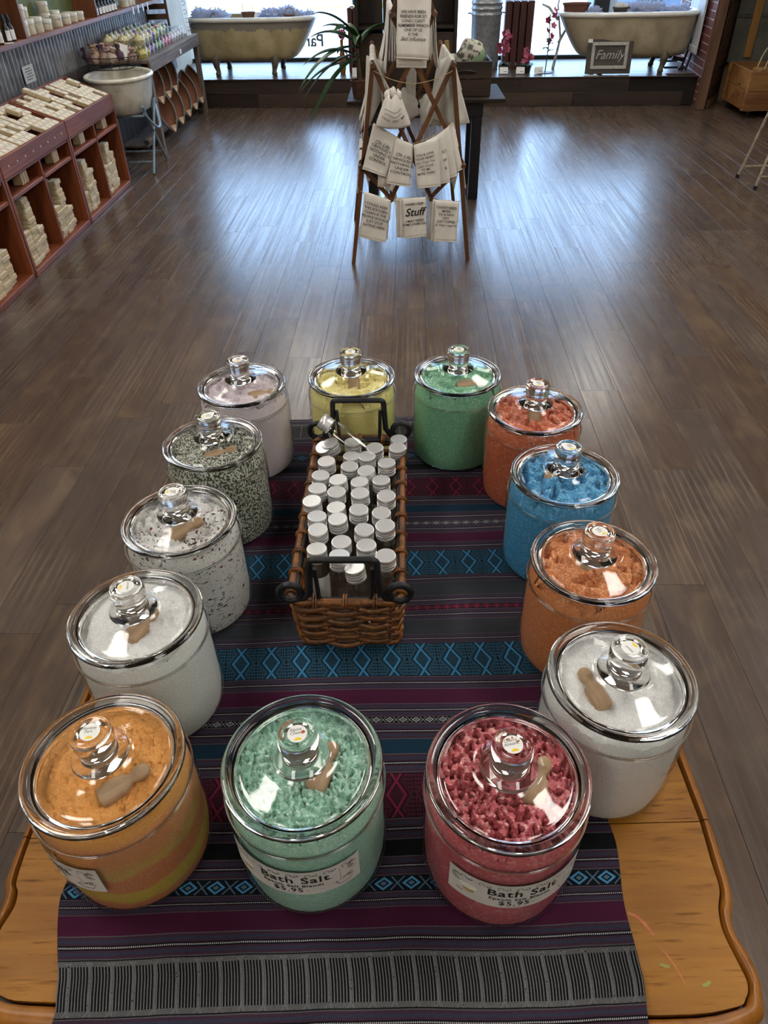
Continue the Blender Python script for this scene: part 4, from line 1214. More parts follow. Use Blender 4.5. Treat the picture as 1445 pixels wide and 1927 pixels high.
mb = MB(); mb.lathe([(0, 0), (.018, 0), (.02, .003), (.02, .062), (.009, .076), (.009, .084), (0, .084)], 20); db_me = mb.mesh('bottle_body', amber, 40)
mb = MB(); mb.lathe([(.0105, .082), (.0115, .083), (.0115, .102), (.008, .104), (.006, .118), (0, .118)], 16); dc_me = mb.mesh('cap', dcap, 40)
mb = MB(); mb.lathe([(.0204, .008), (.0204, .052)], 16, a0=-1.4, a1=1.9); dl_me = mb.mesh('label', white_paper, 40)
def dark_bottle(lx, ly, lab, grp, sc=1.0, z=1.1005):
    t = thing('dropper_bottle', lab, 'bottle', L(lx, ly, z), rnd.uniform(-.3, .3), grp)
    t.scale = (1, 1, sc); put('bottle_body', db_me, t); put('cap', dc_me, t); put('label', dl_me, t)
for lx, ly in ((-.27, 5.50), (-.265, 5.56), (-.31, 5.60), (-.27, 5.38)): dark_bottle(lx, ly, 'dark bottle with a white label at the near end of the wall shelf', 'dark bottles at the near shelf end', 1.25)
for k in range(7):
    for lx in (-.27, -.33): dark_bottle(lx, 7.28 + k * .085, 'dark bottle with a white label in the far shelf cubby', 'dark bottles in the far shelf cubby', 1.2 if lx < -.3 else 1.0)
for k in range(3):
    t = thing('cream_pot', 'white screw top pot in the far shelf cubby past the dark bottles', 'pot', L(-.29, 8.15 + k * .11, 1.1005), 0, 'white pots in the far shelf cubby'); put('body', jb_me, t); put('lid', jl_me, t); put('label', jw_me, t)
mb = MB(); mb.box((0, 0, .0006), (.10, .07, .0012)); o = tag(part('paper_slip', mb, white_paper, None, 0), 'white paper slip lying on the near end of the wall shelf', 'paper'); o.location, o.rotation_euler = L(-.26, 5.60, 1.1005), (0, 0, .5)
o.location = L(-.27, 5.44, 1.1005)
for k in range(4):
    mb = MB(); mb.box((0, 0, -.03), (.0012, .035, .06)); o = tag(part('hanging_tag', mb, white_paper, None, 0), 'white tag hanging from the far end of the wall shelf', 'tag', 'white tags on the shelf edge'); o.location, o.rotation_euler = L(-.228, 8.2 + k * .17, 1.10), (0, 0, LA)
# price card on the ribbed metal
t = thing('price_card', 'cream price card fixed to the ribbed metal wall', 'price card', L(-.412, 5.98, .81), LA)
mb = MB(); mb.box((0, 0, .052), (.002, .19, .105)); part('card', mb, slabel_m, t, 0)
mb = MB()
for k in range(5): mb.box((.0013, rnd.uniform(-.01, .01), .085 - k * .016), (.0006, .09 + .03 * (k % 2), .006))
part('print_line', mb, pm('grey_print', '#6f6b62', '#7a766c', rough=.7), t, 0)

# ================================================================ ENAMEL BASIN ON A FOLDING STAND
enamel = NT('worn_white_enamel'); v = enamel.co()
c = enamel.mix(enamel.rng(enamel.noise(v, 7, 4), .5, .72), '#e4e1d4', '#c2bba5')
enamel = enamel.pbr(enamel.mix(enamel.rng(enamel.noise(v, 40, 3), .68, .74), c, '#5a4a38'), .3, 0)
bc = (-2.12, 6.90)
t = thing('enamel_basin', 'worn white enamel basin resting on a metal folding stand', 'basin', (*bc, .45), R(4))
def oval(prof, a, b):
    mb = MB(); mb.lathe(prof, 40); mb.v = [(x * a, y * b, z) for x, y, z in mb.v]; return mb
part('bowl', oval([(0, 0), (.55, .0), (.75, .03), (.88, .12), (.96, .26), (.93, .262), (.85, .13), (.7, .045), (0, .03)], .27, .37), enamel, t, 60)
mb = MB(); mb.tube([(.27 * .97 * math.cos(a), .37 * .97 * math.sin(a), .27) for a in [2 * PI * i / 40 for i in range(40)]], .017, 10, closed=True); part('rolled_rim', mb, enamel, t, 60)
blue_metal = pm('grey_blue_painted_tube', '#93a3ad', '#71818b', rough=.4, metal=.3, scale=40)
t = thing('folding_stand', 'grey blue tubular folding stand under the enamel basin', 'stand', (*bc, 0), 0)
for sx in (-1, 1):
    for a, b in (((-.20, .52), (.28, 0)), ((.20, .52), (-.24, 0))):
        mb = MB(); mb.tube([(sx * .20 + .0, a[0], a[1]), (sx * .19 + .0, b[0], .011)], .011, 8); part('leg', mb, blue_metal, t)
for sy, y_ in ((-1, -.20), (1, .20)):
    mb = MB(); mb.tube([(-.20, y_, .45), (.20, y_, .45)], .011, 8); part('rail', mb, blue_metal, t)
for y_, z_ in ((.19, .10), (-.16, .09)):
    mb = MB(); mb.tube([(-.19, y_, z_), (.19, y_, z_)], .009, 8); part('rail', mb, blue_metal, t)
mb = MB(); mb.tube([(.20 + .05 * math.sin(PI * k / 12), -.2 + .4 * k / 12, .47 - .14 * math.sin(PI * k / 12)) for k in range(13)], .011, 8); part('hoop', mb, blue_metal, t)
# wire basket of sachets
wc = (-2.20, 7.07, .742)
t = thing('wire_basket', 'dark wire basket of wrapped sachets on the enamel basin', 'basket', wc, 0)
dark_wire = pm('dark_wire', '#2a2320', '#372e29', rough=.5, metal=.5)
for r_, z_ in ((.155, .012), (.185, .055), (.205, .10)):
    mb = MB(); mb.tube([(r_ * 1.15 * math.cos(a), r_ * math.sin(a), z_) for a in [2 * PI * i / 36 for i in range(36)]], .0035, 6, closed=True); part('hoop', mb, dark_wire, t, 60)
for k in range(18):
    a = 2 * PI * k / 18
    mb = MB(); mb.tube([(.155 * 1.15 * math.cos(a), .155 * math.sin(a), .012), (.205 * 1.15 * math.cos(a), .205 * math.sin(a), .10)], .0025, 5); part('wire', mb, dark_wire, t)
mb = MB(); mb.tube([(.19 * math.cos(a), 0, .10 + .0 * math.sin(a)) if False else (.145 * 1.15 * math.cos(a), .145 * math.sin(a), .012 + .0) for a in [2 * PI * i / 24 for i in range(24)]], .003, 5, closed=True); part('hoop', mb, dark_wire, t, 60)
cols = [pm('dusky_pink_sachet', '#b79a92', '#8d6f68', rough=.8, scale=40), pm('plum_sachet', '#5d4256', '#46303f', rough=.8, scale=40), pm('tan_sachet', '#b9a184', '#94795a', rough=.8, scale=40), pm('cream_sachet', '#d3c5b6', '#b4a291', rough=.8, scale=40)]
sach = []
for k, m in enumerate(cols):
    mb = MB()
    mb.lathe([(0, 0), (.022, .003), (.03, .02), (.027, .045), (.012, .06), (.008, .066), (.016, .08), (.02, .092), (.0, .085)], 12)
    mb.v = [(x * (1 + .25 * noise.noise(Vector((x * 60, y * 60, z * 40 + k)))), y * (.8 + .25 * noise.noise(Vector((x * 50, y * 60 + 4, z * 40 + k)))), z) for x, y, z in mb.v]
    sach.append((mb.mesh('pouch', m, 80)))
mb = MB(); mb.lathe([(.0095, .060), (.012, .0635), (.0095, .067)], 10, loop=True); tie_me = mb.mesh('tie', pm('brown_tie', '#4b342b', rough=.7))
for k in range(26):
    a = k * 2.4; rr = .17 * math.sqrt((k + .5) / 26)
    o = thing('sachet', 'tied fabric sachet heaped in the dark wire basket', 'sachet', (wc[0] + rr * math.cos(a) * 1.1, wc[1] + rr * math.sin(a), wc[2] + .05 + rnd.uniform(0, .03)), rnd.uniform(0, 6), 'sachets in the wire basket', rot=(rnd.uniform(-.4, .4), rnd.uniform(-.4, .4), rnd.uniform(0, 6)))
    o.scale = (1.25, 1.25, 1.15)
    put('pouch', sach[(0, 0, 3, 0, 1, 2, 0)[k % 7]], o); put('tie', tie_me, o)
mb = MB(); mb.box((0, 0, .05), (.07, .002, .1)); o = tag(part('price_card', mb, white_paper, None, 0), 'white card standing among the sachets in the wire basket', 'price card'); o.location, o.rotation_euler = (wc[0] + .12, wc[1] - .09, wc[2] + .09), (R(-14), R(18), R(20))

# ================================================================ WEATHERED TABLE WITH SOAP CUPS
grey_wood = wood('weathered_grey_wood', '#7a685a', '#54463b', '#8d7b6b', axis=1, rough=.7, sc=.9)
grey_woodv = wood('weathered_grey_wood_leg', '#76665a', '#4e4238', '#877667', axis=2, rough=.7, sc=.9)
t = thing('weathered_table', 'weathered grey wooden table loaded with clear soap cups', 'table', (-2.19, 8.42, 0), R(-1.5))
for k in range(3):
    mb = MB(); mb.box((-.16 + k * .16, 0, .752), (.157, 2.06, .03), .003); part('plank', mb, grey_wood, t)
for sx in (-1, 1):
    mb = MB(); mb.box((sx * .228, 0, .700), (.026, 2.02, .072), .003); part('apron', mb, grey_wood, t)
    for sy in (-1, 1):
        mb = MB(); mb.box((sx * .2, sy * .98, .33), (.05, .07, .665), .004); part('leg', mb, grey_woodv, t)
for z_ in (.10, .40):
    mb = MB(); mb.bar((.05, -.96, z_), (.05, .96, z_), .05, .03, .003); part('rail', mb, grey_wood, t)
mb = MB(); mb.box((-.1, 0, .05), (.28, 1.86, .02), .003, None); part('shelf', mb, grey_wood, t)
mb = MB(); mb.box((.243, .12, .70), (.002, .06, .04)); part('price_tag', mb, white_paper, t, 0)
cup_g = thin_glass('clear_plastic_cup', 'fbfbfc', .05, 4.0, .4)
mb = MB(); mb.lathe([(.058, 0), (.062, .002), (.056, .088), (.046, .098), (0, .10)], 20); cup_me = mb.mesh('dome', cup_g, 60)
SOAPC = [('cream', '#cfc59a', '#b7ab78'), ('pale yellow', '#c9bb62', '#a99b45'), ('lilac', '#6f5a78', '#8d7a92'), ('green', '#7f9a58', '#5f7d44'), ('pink', '#c9808a', '#a85f6c'), ('white', '#cfcdc8', '#b8b6b0')]
soaps = []
for nm, a, b in SOAPC:
    mb = MB(); mb.lathe([(0, 0.001), (.042, .001), (.049, .032), (.051, .037), (.046, .044), (.036, .052), (.031, .058), (.018, .068), (.010, .080), (0, .085)], 16)
    soaps.append(mb.mesh('soap_cake', pm('soap_' + nm.replace(' ', '_'), a, b, rough=.6, scale=60), 50))
cherry = pm('red_topping', '#b3291d', '#93221a', rough=.4)
mb = MB(); mb.lathe([(0, .062), (.018, .066), (.022, .076), (.010, .090), (0, .095)], 12); cherry_me = mb.mesh('topping', cherry, 50)
def soap_cup(lx, ly, z, kind, top=False):
    c0 = SOAPC[kind][0]
    o = thing('soap_cup', '%s cake shaped soap under a clear plastic cup %s' % (c0, 'in the upper layer' if z > .8 else 'on the weathered table top'), 'soap', (-2.19 + lx, 8.42 + ly, z), 0, '%s soap cups %s' % (c0, 'in the upper layer' if z > .8 else 'on the table top'))
    put('dome', cup_me, o); put('soap_cake', soaps[kind], o)
    if top: put('topping', cherry_me, o)
for r_ in range(3):
    for k in range(13):
        kind = (1 if k < 2 else 2 if k < 4 else 3 if k < 6 else 4 if k < 9 else 5) if r_ > 1 else (1 if k < 4 else 5 if k < 6 else 2 if k < 9 else 3)
        soap_cup(-.14 + r_ * .135, -.93 + k * .135, .7675, kind)
for r_ in range(3):
    for k in range(8):
        kind = 0 if k < 3 else (2, 1, 3, 0, 3, 5, 2)[k - 3]
        soap_cup(-.14 + r_ * .135, -.93 + k * .135, .8685, kind, top=(k == 5 and r_ == 2))
t = thing('sign_stand', 'tall white folded sign standing at the far end of the weathered table', 'sign', (-1.98, 9.24, .7675), R(20))
mb = MB(); mb.bar((0, 0, 0), (-.03, .02, .36), .10, .004); part('card', mb, white_paper, t)
mb = MB()
for k in range(4):
    mb = MB(); mb.lathe([(.022, 0), (.016, .0), (.016, .001), (.022, .001)], 14, Matrix.Translation((.002 - .0054 * k, -.006 + .0036 * k, .06 + k * .075)) @ Matrix.Rotation(R(86), 4, 'X')); part('motif', mb, pm('pale_blue_print', '#8f9bb0', '#a5afc0', rough=.6), t)
t = thing('slatted_rack', 'small dark slatted rack at the far end of the weathered table', 'rack', (-2.3, 9.28, .7675), R(5))
for k in range(3):
    mb = MB(); mb.box((0, 0, .08 + k * .09), (.2, .02, .05), .003); part('slat', mb, darkwood, t)
for sx in (-1, 1):
    mb = MB(); mb.box((sx * .11, 0, .16), (.025, .025, .32), .003); part('upright', mb, darkwood, t)

# ================================================================ LONG POINTED WOODEN BOATS UNDER THE TABLE
boat_in = wood('rusty_brown_bowl_wood', '#7a421f', '#502610', '#96582c', axis=2, rough=.6, sc=1.5)
boat_rim = pm('grey_bowl_edge', '#76726a', '#5a564e', rough=.6, scale=60)
tip_m = pm('pale_tip_wood', '#cfb090', '#b08d6c', rough=.7, scale=60)
def half_w(s): return .064 * (math.sin(PI * min(max(s, 0), 1)) ** .8)
mb = MB()
mb.grid(lambda u, w: ((u - .5) * 2 * half_w(w * .98 + .01), .045 * (1 - (2 * u - 1) ** 2) * math.sin(PI * w) ** .6, (w - .5) * .36), 10, 20); hull_me = mb.mesh('hull', boat_in, 180)
mb = MB()
ed = [(half_w(.01 + .98 * i / 20), -.001, (i / 20 - .5) * .36) for i in range(21)] + [(-half_w(.01 + .98 * (20 - i) / 20), -.001, ((20 - i) / 20 - .5) * .36) for i in range(1, 20)]
mb.tube(ed, .0075, 6, closed=True); edge_me = mb.mesh('edge', boat_rim, 60)
mb = MB(); mb.prism([(-.022, -.125), (.022, -.125), (.004, -.182), (-.004, -.182)], 0, .008, Matrix.Translation((0, -.004, 0)) @ Matrix.Rotation(PI / 2, 4, 'X')); tip_me = mb.mesh('tip', tip_m, 0)
for row, (n, z_, y_, x_) in enumerate(((5, .30, 7.82, -2.02), (3, .56, 7.72, -2.06))):
    for k in range(n):
        o = thing('wooden_boat_dish', 'long pointed brown wooden dish propped in the %s row under the weathered table' % ('lower', 'upper')[row], 'dish', (x_, y_ + k * (.37 if row == 0 else .3), z_), 0, 'pointed dishes in the %s row' % ('lower', 'upper')[row], rot=(R(-18), R(-4), R(52)))
        o.scale = (1.5, 1.3, 1.08)
        put('hull', hull_me, o); put('edge', edge_me, o); put('tip', tip_me, o)
# ================================================================ FOLDING DRYING RACK WITH TEA TOWELS
rackw = wood('oiled_rack_wood', '#6b4426', '#452811', '#7d5230', axis=2, rough=.45, sc=1.5)
twine_m = pm('pale_twine', '#b8a583', '#9c8863', rough=.9)
RY0, RY1 = 4.42, 5.30
rack = thing('drying_rack', 'folding wooden drying rack hung all over with white tea towels', 'drying rack', (.21, (RY0 + RY1) / 2, 0))
ND = {'A': (0, 1.50), 'K1L': (-.106, 1.281), 'K1R': (.112, 1.281), 'K2L': (-.211, 1.063), 'K2R': (.220, 1.058), 'JL': (-.293, .568), 'JR': (.297, .560), 'BL': (-.120, .385), 'BR': (.115, .385), 'FL': (-.362, 0), 'FR': (.355, 0)}
SLATS = [('A', 'K1L'), ('A', 'K1R'), ('K1R', 'JL'), ('K1L', 'JR'), ('K2R', 'BL'), ('K2L', 'BR'), ('JL', 'BL'), ('JR', 'BR'), ('K2L', 'FL'), ('K2R', 'FR')]
HY = (RY1 - RY0) / 2
for sy in (-1, 1):
    for i, (a, b) in enumerate(SLATS):
        off = (.007 if i % 2 else -.007)
        pa_, pb_ = Vector((ND[a][0], sy * HY + off, ND[a][1])), Vector((ND[b][0], sy * HY + off, ND[b][1]))
        e = (pb_ - pa_).normalized() * .014
        mb = MB(); mb.bar(pa_ - e, pb_ + (e if b[0] != 'F' else e * 0), .012, .024, .003, (1, 0, 0)); part('slat', mb, rackw, rack)
    for k in ('K1L', 'K1R', 'K2L', 'K2R', 'JL', 'JR', 'BL', 'BR', 'A'):
        mb = MB(); mb.lathe([(0, -.016), (.012, -.016), (.014, -.01), (.014, .01), (.012, .016), (0, .016)], 12, Matrix.Translation((ND[k][0], sy * (HY + .022), ND[k][1])) @ Matrix.Rotation(PI / 2, 4, 'X')); part('knob', mb, rackw, rack, 40)
for k in ('A', 'K1L', 'K1R', 'K2L', 'K2R', 'JL', 'JR', 'BL', 'BR'):
    mb = MB(); mb.tube([(ND[k][0], -HY, ND[k][1]), (ND[k][0], HY, ND[k][1])], .0075, 8); part('dowel', mb, rackw, rack)
def cord(pts):
    mb = MB()
    P_ = []
    for i in range(len(pts) - 1):
        a, b = Vector(pts[i]), Vector(pts[i + 1])
        for k in range(8):
            t = k / 8; q = a.lerp(b, t); q.z -= .012 * math.sin(PI * t); P_.append(q)
    P_.append(Vector(pts[-1]))
    mb.tube(P_, .0022, 5); part('cord', mb, twine_m, rack, 60)
fy = -HY - .035
cord([(-.205, fy, 1.04), (-.0, fy, .976), (.213, fy, 1.03)])
cord([(-.232, fy, .79), (0.0, fy, .684), (.235, fy, .785)])
cord([(-.300, fy, .44), (-.12, fy, .384), (.115, fy, .394), (.29, fy, .37)])
towel_m = NT('white_flour_sack_cloth')
v = towel_m.co()
c = towel_m.mix(towel_m.rng(towel_m.noise(v, 10, 3), .4, .7), '#ece8e0', '#ddd8ce')
towel_m = towel_m.pbr(c, .9, 0, towel_m.bump(towel_m.noise(v, 700, 2), .3, .001), spec=.1, sheen=.15)
tprint = pm('charcoal_towel_print', '#1d1d1e', '#28282a', rough=.9, scale=200)
hem_m = pm('towel_hem', '#dcd7cc', '#cdc7bb', rough=.9)
TG = 'white tea towels on the drying rack'
def flat_towel(label, tl, tr, br, bl, y, words=(), th=.012, seed=0, backdrop=.5):
    """a folded towel hung over a cord, face to the room: tl, tr, br, bl are (x, z) corners"""
    o = thing('tea_towel', label, 'tea towel', ((tl[0] + tr[0]) / 2, y, 0), 0, TG)
    ox = (tl[0] + tr[0]) / 2
    TL, TR, BR_, BL_ = [Vector((p[0] - ox, p[1])) for p in (tl, tr, br, bl)]
    def pt(u, w, bk):
        q = TL.lerp(TR, u).lerp(BL_.lerp(BR_, u), w)
        wav = .006 * noise.noise(Vector((u * 3 + seed, w * 2, seed))) * (.3 + w) + .004 * math.sin(u * 7 + seed) * w
        if bk: return (q.x + .006, th + wav * .4, q.y)
        return (q.x, -wav - .001, q.y - .0)
    mb = MB()
    nv, nb = 12, 8
    def fn(u, w):
        k = w * (nv + 3 + nb)
        if k <= nv: return pt(u, 1 - k / nv, False)
        if k < nv + 3:
            a = (k - nv) / 3 * PI
            f, b = Vector(pt(u, 0, False)), Vector(pt(u, 0, True))
            m_ = (f + b) / 2
            return (m_.x, m_.y - math.cos(a) * (b.y - f.y) / 2, m_.z + math.sin(a) * th / 2)
        return pt(u, (k - nv - 3) / nb * backdrop, True)
    mb.grid(fn, 12, nv + 3 + nb)
    body = part('cloth', mb, towel_m, o, 180)
    sol = body.modifiers.new('thickness', 'SOLIDIFY'); sol.thickness = .0035; sol.offset = -1
    mb = MB(); mb.tube([Vector(pt(i / 12, .985, False)) + Vector((0, -.001, 0)) for i in range(13)], .0028, 5); part('hem', mb, hem_m, o, 60)
    def onface(p):
        u, w = p.x, p.y
        q = Vector(pt(u, w, False)); q.y -= .0030
        return q
    for (tx, u0, w0, hgt, shear, bold) in words:
        V, F = text_mesh(tx, 1.0, shear=shear, bold=bold)
        ww = (TR - TL).length; hh = ((BL_ - TL).length + (BR_ - TR).length) / 2
        mb = MB(); mb.add([onface(Vector((u0 + x_ * hgt / ww, w0 - y_ * hgt / hh, 0))) for x_, y_, _z in V], F)
        part('lettering', mb, tprint, o, 0)
    return o
def lines(rows, w0, dw, hgt, u0=.5):
    return [(s_, u0, w0 + i * dw, hgt * sc, sh, bo) for i, (s_, sc, sh, bo) in enumerate(rows)]
N_, S_ = (1.04, 0, .012), (1.35, .45, .004)
flat_towel('white towel printed with the friends and bad influence saying, topmost on the rack', (.134, 1.43), (.300, 1.43), (.294, 1.083), (.124, 1.094), 4.375,
           lines([('WE HAVE BEEN', *N_), ('FRIENDS FOR SO', *N_), ("LONG I CAN'T", *N_), ('REMEMBER WHICH', *N_), ('ONE OF US', *N_), ('IS THE', *N_), ('Bad Influence', *S_)], .40, .056, .0172), seed=1)
flat_towel('plain white towel hanging just behind the friends towel', (.140, 1.42), (.303, 1.42), (.285, 1.045), (.125, 1.050), 4.395, seed=2)
flat_towel('white towel printed nothing is under control, leftmost of the middle row', (-.006, .79), (.135, .712), (.063, .515), (-.074, .561), 4.372,
           lines([('Oh Life,', *S_), ('OBVIOUSLY', *N_), ('NOTHING IS', *N_), ('UNDER', *N_), ('CONTROL.', *N_)], .30, .10, .022), seed=3)
flat_towel('white towel printed nothing is under control, left of centre in the middle row', (.118, .716), (.211, .680), (.200, .462), (.059, .486), 4.356,
           lines([('Oh Life,', *S_), ('OBVIOUSLY', *N_), ('NOTHING IS', *N_), ('UNDER', *N_), ('CONTROL.', *N_)], .30, .10, .019, .56), seed=4)
flat_towel('plain towel peeping out under the leftmost middle row towel', (.03, .74), (.15, .70), (.085, .452), (.01, .46), 4.392, seed=5)
flat_towel('white towel printed with six short lines, right of centre in the middle row', (.217, .680), (.354, .711), (.376, .464), (.241, .455), 4.350,
           lines([('YOU & LOVE', *N_), ('YOUR HEART', *N_), ('Just Trust You', 1.1, .4, 0), ('Like Candy', 1.2, .4, 0), ('TO ME', *N_), ('MORE THAN', *N_)], .24, .085, .017, .42), seed=6)
flat_towel('first plain towel fanned out behind the right middle row towel', (.283, .695), (.392, .743), (.432, .483), (.312, .457), 4.364, lines([('SO', *N_), ('W', *N_), ('B', *N_)], .35, .17, .02, .86), seed=7)
flat_towel('second plain towel fanned out in the right middle row', (.328, .708), (.415, .764), (.474, .514), (.356, .473), 4.377, seed=8)
flat_towel('third plain towel fanned out nearest the right leg in the middle row', (.358, .724), (.436, .781), (.505, .545), (.396, .499), 4.390, seed=9)
flat_towel('white towel printed about a clean kitchen, bottom row left', (-.069, .433), (.079, .382), (.053, .146), (-.104, .182), 4.362,
           lines([('I COULD KEEP', *N_), ('THIS KITCHEN', *N_), ('CLEAN IF THE', *N_), ('PEOPLE WOULD', *N_), ('JUST STOP', *N_), ('EATING HERE.', *N_)], .18, .098, .0205), seed=10)
flat_towel('plain towel tucked behind the clean kitchen towel', (-.06, .43), (.085, .38), (.064, .160), (-.115, .19), 4.378, seed=11)
flat_towel('white towel printed with a large Stuff, bottom row middle', (.157, .392), (.288, .401), (.299, .181), (.163, .172), 4.352,
           lines([('WHERE I KEEP', .85, 0, .02)], .12, .1, .02) + [('Stuff', .5, .33, .062, .25, .02)] + lines([('I MAY NEED', 1, 0, .02), ('SOME OTHER DAY', .85, 0, .02)], .55, .09, .02), seed=12)
flat_towel('first plain towel stacked behind the Stuff towel', (.137, .391), (.268, .395), (.275, .176), (.138, .172), 4.370, seed=13)
flat_towel('second plain towel stacked furthest behind the Stuff towel', (.112, .389), (.25, .392), (.255, .170), (.120, .170), 4.386, seed=14)
flat_towel('white towel printed with small centred lines, bottom row right', (.345, .382), (.484, .366), (.481, .145), (.345, .148), 4.352,
           lines([("I DON'T NEED", *N_), ('MORE', *N_), ('TO A NEW', *N_), ('DAY', *N_), ('JUST COFFEE', *N_), ('& Their regards', 1.15, .35, 0)], .13, .088, .018), seed=15)
flat_towel('first plain towel stacked behind the bottom right towel', (.331, .381), (.465, .366), (.462, .145), (.322, .149), 4.370, seed=16)
flat_towel('second plain towel stacked furthest behind the bottom right towel', (.318, .380), (.447, .367), (.450, .144), (.303, .151), 4.386, seed=17)
# gathered printed bag
o = thing('cloth_bag', 'white printed cloth bag gathered at the neck, hanging below the twine', 'bag', (.105, 4.352, 0), 0)
mb = MB()
def bagp(u, w):
    a = 2 * PI * u
    hw = (.030 + .062 * min(1, w * 1.15) ** .8)
    z = .925 - .148 * w + (.012 * math.sin(a * 4) * (1 - w) if w < .3 else 0) + .006 * math.cos(2 * a) * w
    return (hw * math.cos(a) * (1 + .06 * math.sin(6 * a) * (1 - w)), (.012 + .022 * w * (1 - w) * 2.5) * math.sin(a) * (1 + .2 * math.sin(7 * a) * (1 - w)), z)
mb.grid(bagp, 40, 14, closeu=True)
body = part('cloth', mb, towel_m, o, 180)
sol = body.modifiers.new('thickness', 'SOLIDIFY'); sol.thickness = .002
for k in range(3):
    mb = MB(); mb.blob((-.03 + k * .03, 0, .93 + .012 * (k % 2)), (.018, .012, .026), .5, 3, k + 5); part('ruffle', mb, towel_m, o, 180)
mb = MB()
for dz in (0, -.022):
    mb = MB(); mb.tube([(-.048 + .088 * i / 14, -.0385, .872 + dz - .018 * math.sin(PI * i / 14) + .006 * math.sin(2 * PI * i / 14)) for i in range(15)], .0013, 5); part('ribbon_print', mb, tprint, o, 60)
def arc_text(s_, r_, a0, z0, y_):
    for k, ch in enumerate(s_):
        if ch == ' ': continue
        an = a0 + k * .17
        lettering(ch, .016, tprint, o, Matrix.Translation((r_ * math.sin(an), y_, z0 - r_ * math.cos(an))) @ Matrix.Rotation(PI / 2, 4, 'X') @ Matrix.Rotation(an, 4, 'Z'), bold=.02)
arc_text('LOVE YOU ME', .075, -.85, .885, -.0405)
# towels thrown over the rack's long dowels, seen end on
def dowel_towel(label, k, y0, y1, inner, outer, flare=0.0, seed=0, fin=.03):
    x0, z0 = .21 + ND[k][0], ND[k][1] + .009
    o = thing('tea_towel', label, 'tea towel', (x0, (y0 + y1) / 2, 0), 0, TG)
    sg = -1 if ND[k][0] < 0 else 1
    mb = MB(); nv = 9
    def fn(u, w):
        y = (y0 - y1) * (.5 - u)
        k_ = w * (2 * nv + 4)
        wv = .010 * noise.noise(Vector((u * 4 + seed, w * 3, seed * 2.2)))
        if k_ < nv:
            d_ = (1 - k_ / nv)
            return (sg * (.011 + flare * d_ * d_ + wv * d_ + .012 * d_), y * (1 + .06 * d_), z0 - outer * d_)
        if k_ <= nv + 4:
            a = (k_ - nv) / 4 * PI
            return (sg * .011 * math.cos(a), y, z0 + .008 * math.sin(a))
        d_ = (k_ - nv - 4) / nv
        return (-sg * (.011 + wv * d_ + fin * d_), y * (1 - .05 * d_), z0 - inner * d_)
    mb.grid(fn, 14, 2 * nv + 4)
    b = part('cloth', mb, towel_m, o, 180)
    sol = b.modifiers.new('thickness', 'SOLIDIFY'); sol.thickness = .004
    mb = MB(); mb.tube([Vector(fn(i / 14, 0)) for i in range(15)], .003, 5); part('hem', mb, hem_m, o, 60)
for j, (a, b) in enumerate(((4.46, 4.60), (4.62, 4.76), (4.78, 4.92), (4.94, 5.10))):
    w_ = ('nearest', 'second', 'third', 'farthest')[j]
    dowel_towel('plain towel over the upper left dowel of the rack, ' + w_, 'K1L', a, b, .22 + .02 * j, .27 + .03 * (j % 2), .01 + .012 * j, 20 + j, .02 - .012 * j)
    dowel_towel('plain towel over the upper right dowel of the rack, ' + w_, 'K1R', a, b, .22, .25 + .02 * j, .01 + .010 * j, 30 + j, .0)
    dowel_towel('plain towel over the lower left dowel of the rack, ' + w_, 'K2L', a, b, .22 + .04 * j, .46 - .03 * j, .03 + .012 * j, 40 + j, .115 - .02 * j)
    dowel_towel('plain towel over the lower right dowel of the rack, ' + w_, 'K2R', a, b, .26, .36 + .02 * j, (.03, .045, .06, .06)[j], 50 + j, .13 - .025 * j)
for j, (a, b) in enumerate(((4.48, 4.72), (4.78, 5.02))):
    w_ = ('nearer', 'farther')[j]
    dowel_towel('plain towel over the left joint dowel of the rack, ' + w_, 'JL', a, b, .14, .17, .004, 60 + j)
    dowel_towel('plain towel over the right joint dowel of the rack, ' + w_, 'JR', a, b, .16, .15, .004, 70 + j)
    dowel_towel('plain towel over the bottom left dowel of the rack, ' + w_, 'BL', a + .04, b + .04, .15, .18, .003, 80 + j)
flat_towel('plain towel hanging face on just inside the upper left leg of the rack', (-.035, 1.075), (.055, 1.045), (.040, .86), (-.065, .66), 4.64, seed=91)
flat_towel('plain towel hanging face on just inside the upper right leg of the rack', (.375, 1.045), (.452, 1.075), (.480, .70), (.345, .76), 4.64, seed=92)
flat_towel('plain towel with its corner swung out past the right leg of the rack', (.43, 1.02), (.50, 1.0), (.635, .615), (.47, .60), 5.245, seed=93)
flat_towel('plain towel hanging in the middle of the far side of the rack', (.215, 1.01), (.27, .985), (.275, .72), (.205, .74), 5.235, seed=94)
for j, (k, cx, w_) in enumerate((('K2R', .34, 'right'), ('K2L', .18, 'left'))):
    o = thing('tea_towel', 'rumpled plain towel slung in the %s half of the rack lattice' % w_, 'tea towel', (cx, 4.70 + j * .2, 0), 0, TG)
    mb = MB(); mb.blob((0, 0, .80 - j * .02), (.075 + .01 * j, .05, .085), .5, 2.2, 3 + j, 20, 14); part('cloth', mb, towel_m, o, 180)

